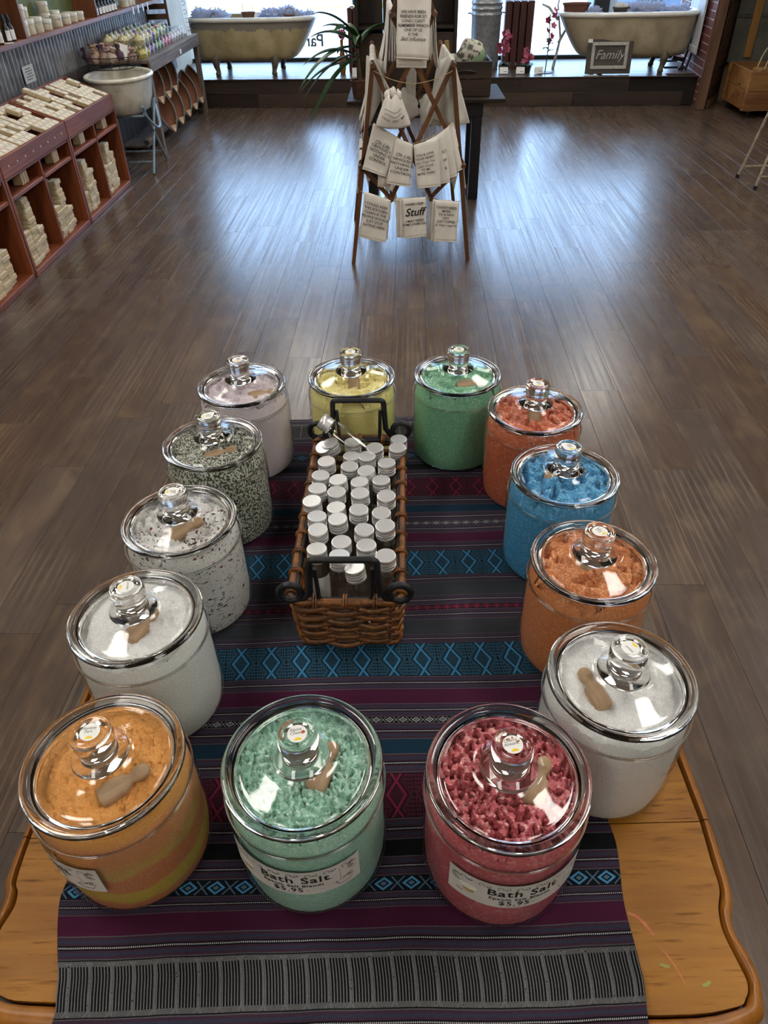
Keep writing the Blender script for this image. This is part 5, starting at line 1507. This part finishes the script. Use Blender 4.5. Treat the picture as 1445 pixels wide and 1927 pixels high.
# ================================================================ BLACK TABLE BEHIND THE RACK, WITH CRATES AND PLANT
black_m = wood('black_painted_wood', '#16171c', '#0d0e12', '#1f2027', axis=0, rough=.5)
blackv = wood('black_painted_wood_leg', '#15161b', '#0d0e12', axis=2, rough=.5)
worn_top = wood('worn_dark_tabletop', '#2f2823', '#1d1815', '#453b33', axis=0, rough=.65, spec=.2)
t = thing('black_table', 'black painted wooden table behind the drying rack', 'table', (.36, 5.98, 0), R(-2))
mb = MB(); mb.box((.02, 0, .672), (1.12, .62, .026), .004); part('tabletop', mb, worn_top, t)
for sy in (-1, 1):
    mb = MB(); mb.box((.0, sy * .25, .61), (.86, .024, .09), .003); part('apron', mb, black_m, t)
for sx in (-1, 1):
    mb = MB(); mb.box((sx * .38, 0, .61), (.024, .5, .09), .003); part('apron', mb, black_m, t)
    for sy in (-1, 1):
        mb = MB(); mb.box((sx * .38 + .01, sy * .22, .29), (.072, .072, .58), .005); part('leg', mb, blackv, t)
dkcr = wood('dark_brown_crate_wood', '#33241b', '#1e1510', '#432f24', axis=0, rough=.6, rndobj=True)
def crate(name, label, loc, rz, w, d_, h, nb, cat='crate', m=None, tall=False):
    m = m or dkcr
    t = thing(name, label, cat, loc, rz)
    bh = h / nb
    for sy in (-1, 1):
        for k in range(nb):
            mb = MB(); mb.box((0, sy * (d_ / 2 - .008), bh * (k + .5)), (w, .016, bh - .004), .002); part('board', mb, m, t)
    for sx in (-1, 1):
        for k in range(nb):
            mb = MB(); mb.box((sx * (w / 2 - .008), 0, bh * (k + .5)), (.016, d_ - .034, bh - .004), .002); part('board', mb, m, t)
    mb = MB(); mb.box((0, 0, .008), (w - .034, d_ - .034, .014)); part('base', mb, m, t)
    return t
t = crate('wooden_crate', 'dark wooden crate with a rope handle on the black table', (.655, 5.92, .6855), R(-2), .36, .34, .215, 2)
mb = MB(); mb.tube([(-.07 + .14 * k / 8, -.178 - .012 * math.sin(PI * k / 8), .15 + .012 * math.sin(PI * k / 8)) for k in range(9)], .006, 6); part('handle', mb, dark_wire, t)
cush_m = NT('floral_cushion_fabric'); v = cush_m.co()
c = cush_m.mix(cush_m.rng(cush_m.noise(v, 28, 3), .48, .56), '#c9c4b9', '#5d5c52')
cush_m = cush_m.pbr(cush_m.mix(cush_m.rng(cush_m.noise(v, 9, 2), .55, .62), c, '#8fae86'), .9)
o = thing('cushion', 'patterned grey and cream cushion stuffed in the dark crate', 'cushion', (.70, 5.93, .86), 0, rot=(R(8), R(-20), R(10)))
mb = MB(); mb.blob((0, 0, .03), (.12, .06, .12), .25, 1.8, 4, 24, 16); part('cover', mb, cush_m, o, 180)
o = thing('wooden_lath', 'pale wooden lath standing in the dark crate', 'stick', (.56, 5.86, .70), 0, rot=(R(3), R(-8), 0))
mb = MB(); mb.box((0, 0, .16), (.03, .012, .32), .002); part('stick', mb, wood('pale_lath_wood', '#b99b6b', '#94754a', axis=2), o)
t = thing('tall_cabinet', 'tall dark wooden box cabinet standing on the black table', 'cabinet', (.245, 6.08, .6855), R(-2))
for sx in (-1, 1):
    mb = MB(); mb.box((sx * .345, 0, .42), (.024, .28, .84), .003); part('side_panel', mb, wood('dark_cabinet_upright', '#2f211b', '#1b130f', '#3d2c24', axis=2, rough=.55), t)
for k in range(4):
    mb = MB(); mb.box((-.251 + k * .1675, .125, .42), (.166, .02, .84), .003); part('back_board', mb, wood('dark_cabinet_upright', '', ''), t)
for z_ in (.012, .40, .83):
    mb = MB(); mb.box((0, 0, z_), (.664, .26, .022), .002); part('shelf', mb, dkcr, t)
mb = MB(); mb.box((0, -.128, .2), (.664, .018, .34), .003); part('front_board', mb, dkcr, t)
# potted plant with strap leaves
leaf_m = pm('dark_green_leaf', '#31572e', '#1e3d1f', rough=.4, scale=14, stretch=(1, 1, .3))
t = thing('potted_plant', 'green plant with long arching strap leaves left of the drying rack', 'plant', (-.09, 5.86, .6855))
mb = MB(); mb.lathe([(0, 0), (.055, 0), (.07, .10), (.075, .105), (.068, .108), (.062, .095), (0, .09)], 24); part('pot', mb, pm('brown_clay_pot', '#5a3a2a', '#472c20', rough=.8, scale=30), t)
mb = MB(); mb.tube([(0, 0, .09), (-.01, 0, .22), (-.015, .01, .34)], [.014, .012, .010], 8); part('stem', mb, pm('brown_stem', '#5f5136', '#463b27', rough=.8), t)
LV = [(-170, .50, .35, .24, .036), (-150, .62, .10, .30, .034), (160, .46, .50, .30, .036), (-120, .42, .55, .33, .034), (-200, .34, .62, .33, .032), (185, .55, .16, .20, .032), (-95, .36, .45, .32, .03),
      (60, .4, .45, .32, .03), (120, .42, .5, .34, .034), (20, .3, .6, .34, .03), (-160, .40, .75, .34, .034), (-178, .52, -.02, .26, .034), (-140, .58, -.10, .24, .03)]
for k, (az, ln, up, z0, w_) in enumerate(LV):
    ln *= .82
    a = R(az); dx, dy = math.cos(a), math.sin(a)
    mb = MB()
    def fn(u, w, a=a, ln=ln, up=up, z0=z0, w_=w_):
        s_ = w; h = z0 + up * s_ * ln * 1.5 - .62 * ln * s_ * s_
        wd = w_ * 1.35 * (math.sin(PI * min(1, .08 + s_ * .92)) ** .7) * (1 - .15 * s_)
        return (math.cos(a) * s_ * ln - math.sin(a) * (u - .5) * 2 * wd * .75, math.sin(a) * s_ * ln * .7 + math.cos(a) * (u - .5) * 2 * wd * .75, h + abs(u - .5) * wd * .7)
    mb.grid(fn, 4, 14); part('leaf', mb, leaf_m, t, 180)
# ================================================================ CLAW-FOOT TUBS ON THE PLATFORM
PZ = .2905
def tub_mat(name, c1, c2, c3, zmid):
    t = NT(name); v = t.co(); z = t.xyz(v)[2]
    c = t.mix(t.rng(t.noise(v, 5, 4), .4, .65), c1, c2)
    e = t.m('ADD', z, t.m('MULTIPLY', t.noise(t.vm('MULTIPLY', v, (9, 9, 2)), 1.0, 5, .7), .16))
    c = t.mix(t.rng(e, zmid, zmid + .012), c, c3)
    c = t.mix(t.rng(t.noise(v, 30, 4), .62, .75, 0, .6), c, '#6b6050')
    return t.pbr(c, .5, 0, t.bump(t.noise(v, 40, 4), .2, .004))
tubL_m = tub_mat('peeling_cream_tub_paint', '#c4b48c', '#a8986f', '#8b857a', .53)
tubR_m = tub_mat('dull_tan_tub_paint', '#b8ab90', '#9c8f75', '#c4b9a2', .70)
rim_m = pm('white_porcelain', '#efede6', '#e3e0d6', rough=.15, scale=9)
foot_m = pm('cast_iron_foot', '#6f6452', '#4a4236', rough=.5, metal=.3, scale=40, bump=.4)
def tub(label, lx, ly, m, flip):
    t = thing('clawfoot_tub', label, 'bathtub', Wn(lx, ly, PZ), WA)
    def ring(tt, a, off=0.0):
        al = .70 + .05 * tt ** .7 - off                       # upright end
        ar = .50 + .26 * tt ** .8 - off                      # sloping end
        b = .27 + .09 * tt ** .6 - off
        ca_, sa_ = math.cos(a), math.sin(a)
        x = math.copysign(abs(ca_) ** .62, ca_); y = math.copysign(abs(sa_) ** .62, sa_)
        return (flip * (x * (ar if x > 0 else al)), y * b)
    mb = MB()
    def outer(u, w):
        a = 2 * PI * u * flip
        if w < .2:
            k = w / .2
            x, y = ring(.0, a); r_ = math.sin(k * PI / 2)
            return (x * r_, y * r_, .13 + .035 * (1 - math.cos(k * PI / 2)))
        tt = (w - .2) / .8
        x, y = ring(tt, a); return (x, y, .165 + .385 * tt)
    mb.grid(outer, 48, 20, closeu=True); part('body', mb, m, t, 180)
    mb = MB()
    def inn(u, w):
        a = 2 * PI * u * flip
        x, y = ring(1 - w * .7, a, .03); k = 1 if w < .9 else (1 - w) / .1
        return (x * k, y * k, .55 - .26 * min(1, w / .9))
    mb.grid(inn, 48, 12, closeu=True); mb.f = [f[::-1] for f in mb.f]; part('lining', mb, rim_m, t, 180)
    mb = MB(); mb.tube([(*ring(1.0, 2 * PI * i / 60, .006), .552) for i in range(60)], .026, 10, closed=True); part('rim', mb, rim_m, t, 180)
    for sx in (-1, 1):
        for sy in (-1, 1):
            mb = MB(); x0, y0 = flip * (.34 * sx - .08), sy * .21
            mb.tube([(x0, y0, .20), (x0 + .02 * sx * flip, y0 + sy * .045, .15), (x0 + .012 * sx * flip, y0 + sy * .05, .09), (x0, y0 + sy * .045, .045), (x0 + .004 * sx, y0 + sy * .055, .02), (x0, y0 + sy * .055, .0)], [.058, .05, .034, .026, .034, .03], 10)
            part('claw_foot', mb, foot_m, t, 180)
    return t
tubL = tub('old claw foot bathtub with peeling cream paint at the left window', -1.47, .55, tubL_m, 1)
tubR = tub('old tan claw foot bathtub at the right window behind the Family sign', 2.85, .50, tubR_m, -1)
pt = NT('pale_blue_white_bath_pouf')
dfs = pt.n('ShaderNodeBsdfDiffuse'); trl = pt.n('ShaderNodeBsdfTranslucent'); mxs = pt.n('ShaderNodeMixShader')
pc = pt.mix(pt.noise(pt.co(), 50, 3), '#f0f2fa', '#d3daf0')
pt.set(dfs.inputs[0], pc); pt.set(trl.inputs[0], pc); mxs.inputs[0].default_value = .75
pt.t.links.new(dfs.outputs[0], mxs.inputs[1]); pt.t.links.new(trl.outputs[0], mxs.inputs[2]); pt.t.links.new(mxs.outputs[0], pt.out.inputs['Surface'])
pouf_m = pt.mat
def pouf(lab, lx, ly, r_, seed, grp):
    o = thing('bath_pouf', lab, 'bath pouf', Wn(lx, ly, PZ + .53), 0, grp)
    mb = MB(); mb.blob((0, 0, .04), (r_ * 1.3, r_, r_ * .75), 1.1, 5.5, seed, 36, 22); part('mesh_ruffle', mb, pouf_m, o, 180)
    mb = MB(); mb.tube([(0, 0, .06), (.02, -.02, .06 + r_ * .8), (-.01, -.03, .06 + r_ * .75), (0, 0, .06)], .003, 5); part('loop', mb, pouf_m, o)
for k, (x_, y_, r_) in enumerate(((-2.0, .36, .10), (-1.83, .40, .085), (-1.2, .40, .09), (-1.03, .45, .10), (-.9, .38, .06), (-.79, .52, .05))): pouf('frothy white bath pouf heaped in the left bathtub', x_, y_, r_, k, 'bath poufs in the left tub')
for k, (x_, y_, r_) in enumerate(((2.45, .36, .05), (2.9, .40, .09), (3.02, .34, .085), (3.14, .42, .08), (3.3, .34, .05), (3.42, .42, .06))): pouf('frothy white bath pouf heaped in the right bathtub', x_, y_, r_, k + 9, 'bath poufs in the right tub')
basket_m = pm('brown_woven_basket', '#7c4f3a', '#57331f', rough=.8, scale=90, bump=.8, bscale=120, stretch=(1, 1, 4))
def small_basket(lab, lx, ly, a, b, h, m, z=.535):
    o = thing('small_basket', lab, 'basket', Wn(lx, ly, PZ + z), WA)
    mb = MB(); mb.lathe([(0, 0), (.75, 0), (.95, .8), (1.0, 1.0), (.93, 1.0), (.88, .85), (0, .6)], 28); mb.v = [(x * a, y * b, z_ * h) for x, y, z_ in mb.v]; part('bowl', mb, m, o, 60)
    mb = MB(); mb.tube([(a * math.cos(q), b * math.sin(q), h + .1 * 0) for q in [2 * PI * i / 28 for i in range(28)]], .009, 6, closed=True); part('rim', mb, m, o, 60)
    return o
o = small_basket('small brown woven basket with a wire loop in the left bathtub', -1.46, .34, .075, .06, .08, basket_m)
mb = MB(); mb.tube([(.06 * math.cos(a), 0, .08 + .15 * math.sin(a)) for a in [PI * i / 14 for i in range(15)]], .003, 5); part('handle', mb, twine_m, o)
o = small_basket('little basket with a bent handle at the sloping end of the left bathtub', -.98, .34, .06, .05, .05, basket_m)
mb = MB(); mb.tube([(.06 * math.cos(a), 0, .05 + .07 * math.sin(a)) for a in [PI * i / 14 for i in range(15)]], .006, 6); part('handle', mb, twine_m, o)
small_basket('boat shaped brown basket at the sloping end of the right bathtub', 2.26, .40, .15, .08, .11, basket_m)
o = small_basket('dark round basket of bath bombs in the right bathtub', 2.74, .34, .085, .07, .07, pm('dark_woven_basket', '#57493b', '#3c3228', rough=.8, scale=90, bump=.8, bscale=140))
bomb_m = pm('pale_bath_bomb', '#d8d6cf', '#bfc0b8', rough=.8, scale=80)
mb = MB(); mb.blob((0, 0, 0), (.024, .024, .024), .05, 4, 1, 14, 9); bomb_me = mb.mesh('bath_bomb', bomb_m, 180)
for k in range(14):
    a = k * 2.4; rr = .06 * math.sqrt(k / 14)
    b = put('bath_bomb', bomb_me, None, Vector(Wn(2.74, .34, PZ + .535 + .082 + (.016 if k < 5 else 0))) + Vector((rr * math.cos(a), rr * .8 * math.sin(a), 0))); tag(b, 'pale round bath bomb in the dark basket', 'bath bomb', 'bath bombs in the dark basket')
def box_thing(name, lab, cat, lx, ly, d_, m, z=PZ + .535, rz=0, tilt=0):
    o = thing(name, lab, cat, Wn(lx, ly, z), WA + rz, rot=(tilt, 0, WA + rz))
    mb = MB(); mb.box((0, 0, d_[2] / 2), d_, .004); part('body', mb, m, o)
    mb = MB(); mb.box((0, 0, d_[2] + .006), (d_[0] * 1.02, d_[1] * 1.02, .012), .003); part('lid', mb, m, o)
    return o
box_thing('black_box', 'black gift box standing in the right bathtub', 'box', 2.54, .46, (.17, .08, .14), pm('black_card', '#17181b', '#202126', rough=.6))
box_thing('white_box', 'pale blue white box standing beside the black box in the right bathtub', 'box', 2.66, .60, (.14, .08, .15), pm('pale_card', '#ccd8e2', '#bccad6', rough=.6))
box_thing('bath_tray', 'pale wooden tray across the left bathtub', 'tray', -1.67, .50, (.30, .12, .05), wood('pale_tray_wood', '#b79c70', '#92784f', axis=0))
# Family sign
t = thing('framed_sign', 'dark framed sign with white border reading Family leaning before the right bathtub', 'sign', Wn(2.66, .135, PZ + .006), WA, rot=(R(-10), 0, WA))
board_m = wood('grey_brown_sign_board', '#4d463e', '#352f29', '#5d554b', axis=0, rough=.6)
white_fr = pm('worn_white_frame_paint', '#b9b6ae', '#9e9a91', rough=.7, scale=30)
mb = MB(); mb.box((0, 0, .165), (.50, .018, .33), .003); part('backing', mb, board_m, t)
for c_, d_ in (((0, -.013, .285), (.40, .014, .034)), ((0, -.013, .062), (.40, .014, .034)), ((-.183, -.013, .1735), (.034, .014, .189)), ((.183, -.013, .1735), (.034, .014, .189))):
    mb = MB(); mb.box(c_, d_, .003); part('frame', mb, white_fr, t)
lettering('Family', .125, white_fr, t, Matrix.Translation((.0, -.0105, .180)) @ Matrix.Rotation(PI / 2, 4, 'X'), shear=.35)
mb = MB(); mb.box((-.225, -.0105, .315), (.05, .002, .034)); part('price_tag', mb, white_paper, t, 0)
# drain pipes by the right tub
pipe_m = pm('tarnished_pipe', '#4a4646', '#2c2a2b', rough=.35, metal=.7, scale=30)
t = thing('tub_waste_pipes', 'pair of dark tarnished waste pipes at the end of the right bathtub', 'pipes', Wn(3.60, .42, PZ), WA)
for k, x_ in enumerate((0, .05)):
    mb = MB(); mb.tube([(x_ - .06, -.02 * k, 0.0), (x_ - .05, -.02 * k, .06), (x_ + .02, -.02 * k, .42), (x_ + .0, -.02 * k, .47), (x_ - .03, -.02 * k, .48)], .014, 8); part('pipe', mb, pipe_m, t, 60)
mb = MB(); mb.tube([(-.06, 0, .10), (-.18, 0, .12)], .02, 10); part('elbow', mb, pipe_m, t, 60)
mb = MB(); mb.lathe([(0, 0), (.032, 0), (.032, .02), (.02, .03), (0, .03)], 14, Matrix.Translation((-.06, 0, 0))); part('flange', mb, pipe_m, t)
# white shutter against the brick
shut_m = wood('white_shutter_paint', '#d6d8da', '#b5b7ba', '#e2e3e4', axis=2, rough=.6, bump=.4)
dd = (BB - BA).normalized()
o_sh = BA + dd * .86 + Vector((dd.y, -dd.x)) * .035
t = thing('white_shutter', 'white painted board shutter fixed to the brick beside the right tub', 'shutter', (o_sh.x, o_sh.y, .47), ba)
for k in range(7):
    mb = MB(); mb.box((.05 + k * .097, 0, .55), (.093, .022, 1.10), .003); part('slat', mb, shut_m, t)
for z_ in (.045, 1.05):
    mb = MB(); mb.box((.341, -.017, z_), (.68, .018, .06), .003); part('batten', mb, shut_m, t)

# ================================================================ CRATES, FLOWERS AND CANS IN THE WINDOW
redcr = wood('dark_red_crate_wood', '#5a2a20', '#351510', '#6f3a2c', axis=2, rough=.55, rndobj=True)
def slat_crate(lab, lx, ly, w, d_, h):
    t = thing('slatted_crate', lab, 'crate', Wn(lx, ly, PZ), WA)
    n = 4
    for sy in (-1, 1):
        for k in range(n):
            mb = MB(); mb.box((-w / 2 + w / n * (k + .5), sy * (d_ / 2), h / 2), (w / n - .014, .014, h), .002); part('slat', mb, redcr, t)
    for sx in (-1, 1):
        for k in range(3):
            mb = MB(); mb.box((sx * (w / 2 - .007), -d_ / 2 + d_ / 3 * (k + .5), h / 2), (.014, d_ / 3 - .014, h - .01), .002); part('slat', mb, redcr, t)
    for z_ in (.02, h - .02):
        mb = MB(); mb.box((0, 0, z_), (w - .03, d_ - .02, .02), .002); part('shelf', mb, redcr, t)
    return t
slat_crate('upright dark red slatted crate among the orchids in the right window', 1.66, .80, .33, .28, .66)
slat_crate('upright dark red slatted crate behind the plant in the left window', -.20, .50, .24, .24, .64)
mb = MB(); mb.lathe([(0, 0), (.07, 0), (.075, .06), (.07, .065), (0, .06)], 16)
o = tag(part('teal_bowl', mb, pm('teal_glazed_ceramic', '#2b5a6b', '#1f4656', rough=.3), None), 'teal bowl on top of the left slatted crate', 'bowl'); o.location = Wn(-.20, .50, PZ + .6605)
galv = NT('galvanised_can_metal'); v = galv.co()
galv = galv.pbr(galv.mix(galv.voro(v, 25, 'Distance'), '#b0b3b6', '#8a8d90'), .38, .5)
t = thing('galvanised_can', 'ribbed galvanised metal can standing in the window behind the dark crate', 'can', Wn(1.28, .70, PZ), 0)
prof = [(0, 0), (.165, 0)]
for k in range(3): prof += [(.17, .02 + k * .01)]
prof += [(.166, .10), (.172, .52), (.183, .54), (.173, .56), (.173, .575), (.184, .595), (.174, .615), (.174, .63), (.186, .65), (.176, .67), (.177, .82), (.188, .84), (.18, .845), (.17, .8), (0, .78)]
mb = MB(); mb.lathe(prof, 48); part('body', mb, galv.mat if hasattr(galv, 'mat') else galv, t, 50)
for sg in (-1, 1):
    mb = MB(); mb.tube([(sg * (.18 + .04 * math.sin(PI * k / 8)), -.06 + .12 * k / 8, .55) for k in range(9)], .006, 6); part('handle', mb, steel.mat, t)
petal_m = pm('magenta_orchid_petal', '#a8324a', '#7a1e36', rough=.6, scale=60)
petal2 = pm('pink_orchid_petal', '#cf7f97', '#b0506c', rough=.6, scale=60)
lf2 = pm('deep_green_leaf', '#1f3d22', '#2e5230', rough=.45, scale=20)
mb = MB()
for k in range(5):
    a = 2 * PI * k / 5
    mb.grid(lambda u, w, a=a: (math.cos(a) * .042 * w - math.sin(a) * (u - .5) * .034 * math.sin(PI * min(1, w + .05)), math.sin(a) * .042 * w + math.cos(a) * (u - .5) * .034 * math.sin(PI * min(1, w + .05)), .012 * w * w), 2, 4)
fl_me = mb.mesh('flower', petal_m, 180); 
mb2 = MB(); mb2.v, mb2.f, mb2.mi = list(mb.v), list(mb.f), list(mb.mi); fl2_me = mb2.mesh('flower', petal2, 180)
potm = pm('dark_plastic_pot', '#1f1f20', '#2a2a2b', rough=.5)
def flower_plant(lab, lx, ly, h, nfl, spread, leafy=True, seed=1, pot=True):
    r = random.Random(seed)
    t = thing('flowering_plant', lab, 'plant', Wn(lx, ly, PZ), 0)
    mb = MB(); mb.lathe([(0, 0), (.05, 0), (.06, .07), (.056, .075), (0, .07)] if pot else [(0, 0), (.09, 0), (.09, .006), (0, .008)], 20); part('pot' if pot else 'base_plate', mb, potm, t)
    mb = MB(); mb.tube([(0, 0, .006), (.01, 0, h * .5), (-.01, .0, h)], .006, 6); part('stem', mb, pm('green_brown_stem', '#3b4428', '#2c331e', rough=.7), t)
    for k in range(7 if leafy else 6):
        a = r.uniform(0, 6.28); z0 = .07 if leafy else r.uniform(h * .3, h * .55); ln = r.uniform(.09, .15) if leafy else .11
        mb = MB()
        mb.grid(lambda u, w: (math.cos(a) * ln * w - math.sin(a) * (u - .5) * .05 * math.sin(PI * min(1, .1 + .9 * w)), math.sin(a) * ln * w + math.cos(a) * (u - .5) * .05 * math.sin(PI * min(1, .1 + .9 * w)), z0 + .10 * w - .10 * w * w), 3, 7); part('leaf', mb, lf2, t, 180)
    for k in range(nfl):
        z0 = h * (.5 + .5 * k / nfl) if leafy else h * (.55 + .6 * k / nfl)
        a = r.uniform(0, 6.28); d_ = r.uniform(.3, 1) * spread
        put('flower', fl2_me if k % 3 == 0 else fl_me, t, (math.cos(a) * d_, math.sin(a) * d_ - .02, z0), (R(r.uniform(40, 100)), 0, r.uniform(-.9, .9)))
flower_plant('taller dark pink orchid in front of the right slatted crate', 1.50, .36, .40, 16, .065, seed=3)
flower_plant('shorter dark pink orchid in front of the right slatted crate', 1.76, .33, .23, 10, .05, seed=5)
flower_plant('tall thin branch with red blooms on a round plate, right of the orchids', 1.98, .30, .56, 7, .06, leafy=False, seed=8, pot=False)
for k, (x_, lab) in enumerate(((1.50, 'small white price card in front of the taller orchid'), (1.69, 'small white price card in front of the shorter orchid'), (1.90, 'small white price card at the foot of the tall thin branch'))):
    t = thing('price_card', lab, 'price card', Wn(x_, .20, PZ + .006), WA, 'price cards on the platform')
    mb = MB(); mb.bar((0, 0, 0), (0, .03, .062), .095, .002); part('card', mb, white_paper, t, 0)
    mb = MB(); mb.bar((0, .06, 0), (0, .031, .062), .095, .002); part('card_back', mb, white_paper, t, 0)
    mb = MB(); mb.box((.015, .0055, .022), (.03, .0006, .004), 0, Matrix.Rotation(R(-26), 4, 'X')); part('print_line', mb, ink, t, 0)
for k, (x_, w_) in enumerate(((2.47, .16), (2.75, .05))):
    mb = MB(); mb.box((0, 0, .002), (w_, .03, .004)); o = tag(part('paper_slip', mb, white_paper, None, 0), ('white paper slip at the left foot of the Family sign', 'small white paper slip under the middle of the Family sign')[k], 'paper'); o.location, o.rotation_euler = Wn(x_, .05, PZ + .0005), (0, 0, WA)
t = thing('driftwood_branch', 'pale forked driftwood branch behind the tall thin bloom', 'branch', Wn(2.10, .62, PZ), 0)
dw_m = pm('bleached_driftwood', '#c9cbcb', '#a7a8a6', rough=.8, scale=30)
for P_ in ([(0, 0, 0), (.05, 0, .3), (-.02, 0, .62), (.02, 0, .8)], [(.03, 0, .25), (.12, 0, .42), (.16, 0, .62)], [(.0, 0, .48), (-.12, 0, .60), (-.20, 0, .63)]):
    mb = MB(); mb.tube(P_, [.018 - .004 * k for k in range(len(P_))], 7); part('twig', mb, dw_m, t, 60)
t = thing('amber_vase', 'amber glass vase with red blooms in the left window', 'vase', Wn(-.40, .40, PZ))
mb = MB(); mb.lathe([(0, 0), (.03, 0), (.045, .10), (.03, .2), (.018, .28), (.02, .34), (.016, .34), (0, .2)], 20); part('glass', mb, pm('amber_glass', '#a0672a', '#7d4a18', rough=.15), t, 60)
for k in range(6):
    put('flower', fl_me if k % 2 else fl2_me, t, (rnd.uniform(-.03, .03), rnd.uniform(-.03, .03), .36 + .05 * rnd.random()), (R(70), 0, rnd.uniform(-1, 1)))
for k in range(6):
    a = k * 1.05; mb = MB(); mb.grid(lambda u, w: (math.cos(a) * .13 * w - math.sin(a) * (u - .5) * .05 * math.sin(PI * w), math.sin(a) * .1 * w, .10 + .14 * w - .16 * w * w + .05 * (k % 3)), 3, 6); part('leaf', mb, lf2, t, 180)
mb = MB(); mb.box((0, 0, .045), (.11, .002, .09)); o = tag(part('price_card', mb, white_paper, None, 0), 'white price card standing at the left window edge by the plant', 'price card'); o.location, o.rotation_euler = Wn(-.20, .12, PZ + .001), (R(-12), 0, WA)

# ================================================================ RIGHT EDGE OF THE ROOM
pine = wood('knotty_pine_board', '#9a6a3a', '#6b431f', '#b07f49', axis=0, rough=.55, rndobj=True)
t = thing('crate_on_casters', 'large pine crate on casters against the right wall', 'crate', (4.48, 8.66, 0), R(-4))
for sy in (-1, 1):
    for k in range(2):
        mb = MB(); mb.box((0, sy * .36, .155 + k * .178), (1.16, .022, .174), .003); part('board', mb, pine, t)
for sx in (-1, 1):
    for k in range(2):
        mb = MB(); mb.box((sx * .57, 0, .155 + k * .178), (.022, .70, .174), .003); part('board', mb, pine, t)
    for sy in (-1, 1):
        mb = MB(); mb.box((sx * .57 + sx * .02, sy * .33, .243), (.022, .06, .352), .003); part('corner_post', mb, pine, t)
        mb = MB(); mb.tube([(sx * .5, sy * .28, .028), (sx * .5 + .012, sy * .28, .028)], .027, 14); part('caster', mb, potm, t)
        mb = MB(); mb.box((sx * .5, sy * .28, .058), (.05, .05, .012)); part('caster_plate', mb, steel.mat, t)
mb = MB(); mb.box((0, 0, .075), (1.12, .69, .02)); part('base', mb, dkcr, t)
mb = MB(); mb.box((-.575, -.06, .27), (.026, .05, .018), .008); part('hand_hole', mb, dark_gap, t)
mb = MB(); mb.tube([(.02 * math.cos(a) - .2, -.373, .335 + .02 * math.sin(a)) for a in [2 * PI * i / 14 for i in range(14)]], .003, 5, closed=True); part('stamped_ring', mb, dark_gap, t, 60)
o = thing('paper_bag', 'paper carrier bag with looped cord handles inside the pine crate', 'bag', (4.16, 8.62, .10), R(12))
mb = MB(); mb.box((0, 0, .16), (.30, .14, .32), .01); part('bag_body', mb, pm('kraft_paper', '#a57b4d', '#8b6339', rough=.8, scale=30), o)
for sy in (-1, 1):
    mb = MB(); mb.tube([(-.10 + .2 * k / 12, sy * .06, .31 + .20 * math.sin(PI * k / 12) ** .7) for k in range(13)], .0075, 7); part('handle', mb, pm('pale_cord', '#c9bda5', '#b1a387', rough=.9, scale=200), o, 60)
t = thing('grey_panel', 'tall grey weathered panel behind the pine crate', 'panel', (4.50, 9.17, .40), R(-4), rot=(R(-2), 0, R(-4)))
mb = MB(); mb.box((0, 0, .8), (1.12, .03, 1.6), .004); part('board', mb, pm('grey_distressed_board', '#5e5d55', '#43433d', rough=.7, scale=4, bump=.3), t)
mb = MB(); mb.box((-.36, -.024, .82), (.085, .016, 1.56), .003); part('strip', mb, wood('ochre_strip_wood', '#a07538', '#7c5623', axis=2), t)
for z_ in (.42, .98):
    mb = MB(); mb.box((0, -.020, z_), (1.1, .012, .03), .003); part('rail', mb, pm('grey_rail', '#4f4e47', '#3b3a35', rough=.7), t)
mb = MB(); mb.box((0, 0, -.012), (1.14, .06, .024)); part('shelf', mb, dark_gap, t)
mb = MB(); mb.box((0, .0, -.2), (.9, .04, .36)); part('stand', mb, dark_gap, t)
stool_m = pm('chipped_cream_metal', '#b9ad98', '#8f8370', rough=.5, metal=.2, scale=40)
t = thing('metal_stool', 'chipped cream metal stool cut by the right picture edge', 'stool', (3.22, 5.95, 0))
for sx in (-1, 1):
    for sy in (-1, 1):
        mb = MB(); mb.tube([(sx * .28, sy * .17, .004), (sx * .268, sy * .16, .07), (sx * .17, sy * .12, .60)], .011, 8); part('leg', mb, stool_m, t)
        mb = MB(); mb.lathe([(0, 0), (.015, 0), (.015, .03), (0, .03)], 10, Matrix.Translation((sx * .28, sy * .17, 0))); part('rubber_foot', mb, dcap, t)
for sy in (-1, 1):
    mb = MB(); mb.tube([(-.262, sy * .157, .09), (.262, sy * .157, .09)], .008, 8); part('rung', mb, stool_m, t)
mb = MB(); mb.lathe([(0, .60), (.19, .60), (.2, .61), (.2, .628), (.19, .636), (0, .63)], 28); part('seat', mb, stool_m, t)
# parked car in the street
t = thing('parked_car', 'dark blue grey car parked in the street beyond the right window', 'car', (7.2, 19.5, -.15), R(6))
car_m = pm('blue_grey_car_paint', '#4c586b', '#3d4858', rough=.25, metal=.3, scale=3)
prof = [(-2.1, .28), (-2.15, .6), (-1.9, .8), (-1.1, .88), (-.5, 1.38), (.8, 1.42), (1.5, .95), (2.1, .85), (2.2, .55), (2.15, .28)]
mb = MB(); mb.prism(prof[::-1], -.85, .85, Matrix.Rotation(PI / 2, 4, 'X')); part('body', mb, car_m, t, 0)
for sy in (-1, 1):
    mb = MB(); mb.prism([(-.92, .92), (-.42, 1.32), (.72, 1.35), (1.25, .97)], -.005, .005, Matrix.Translation((0, sy * .86, 0)) @ Matrix.Rotation(PI / 2, 4, 'X')); part('side_window', mb, amber, t, 0)
    for sx in (-1.35, 1.35):
        mb = MB(); mb.tube([(sx, sy * .72, .32), (sx, sy * .88, .32)], .32, 20); part('wheel', mb, dcap, t)
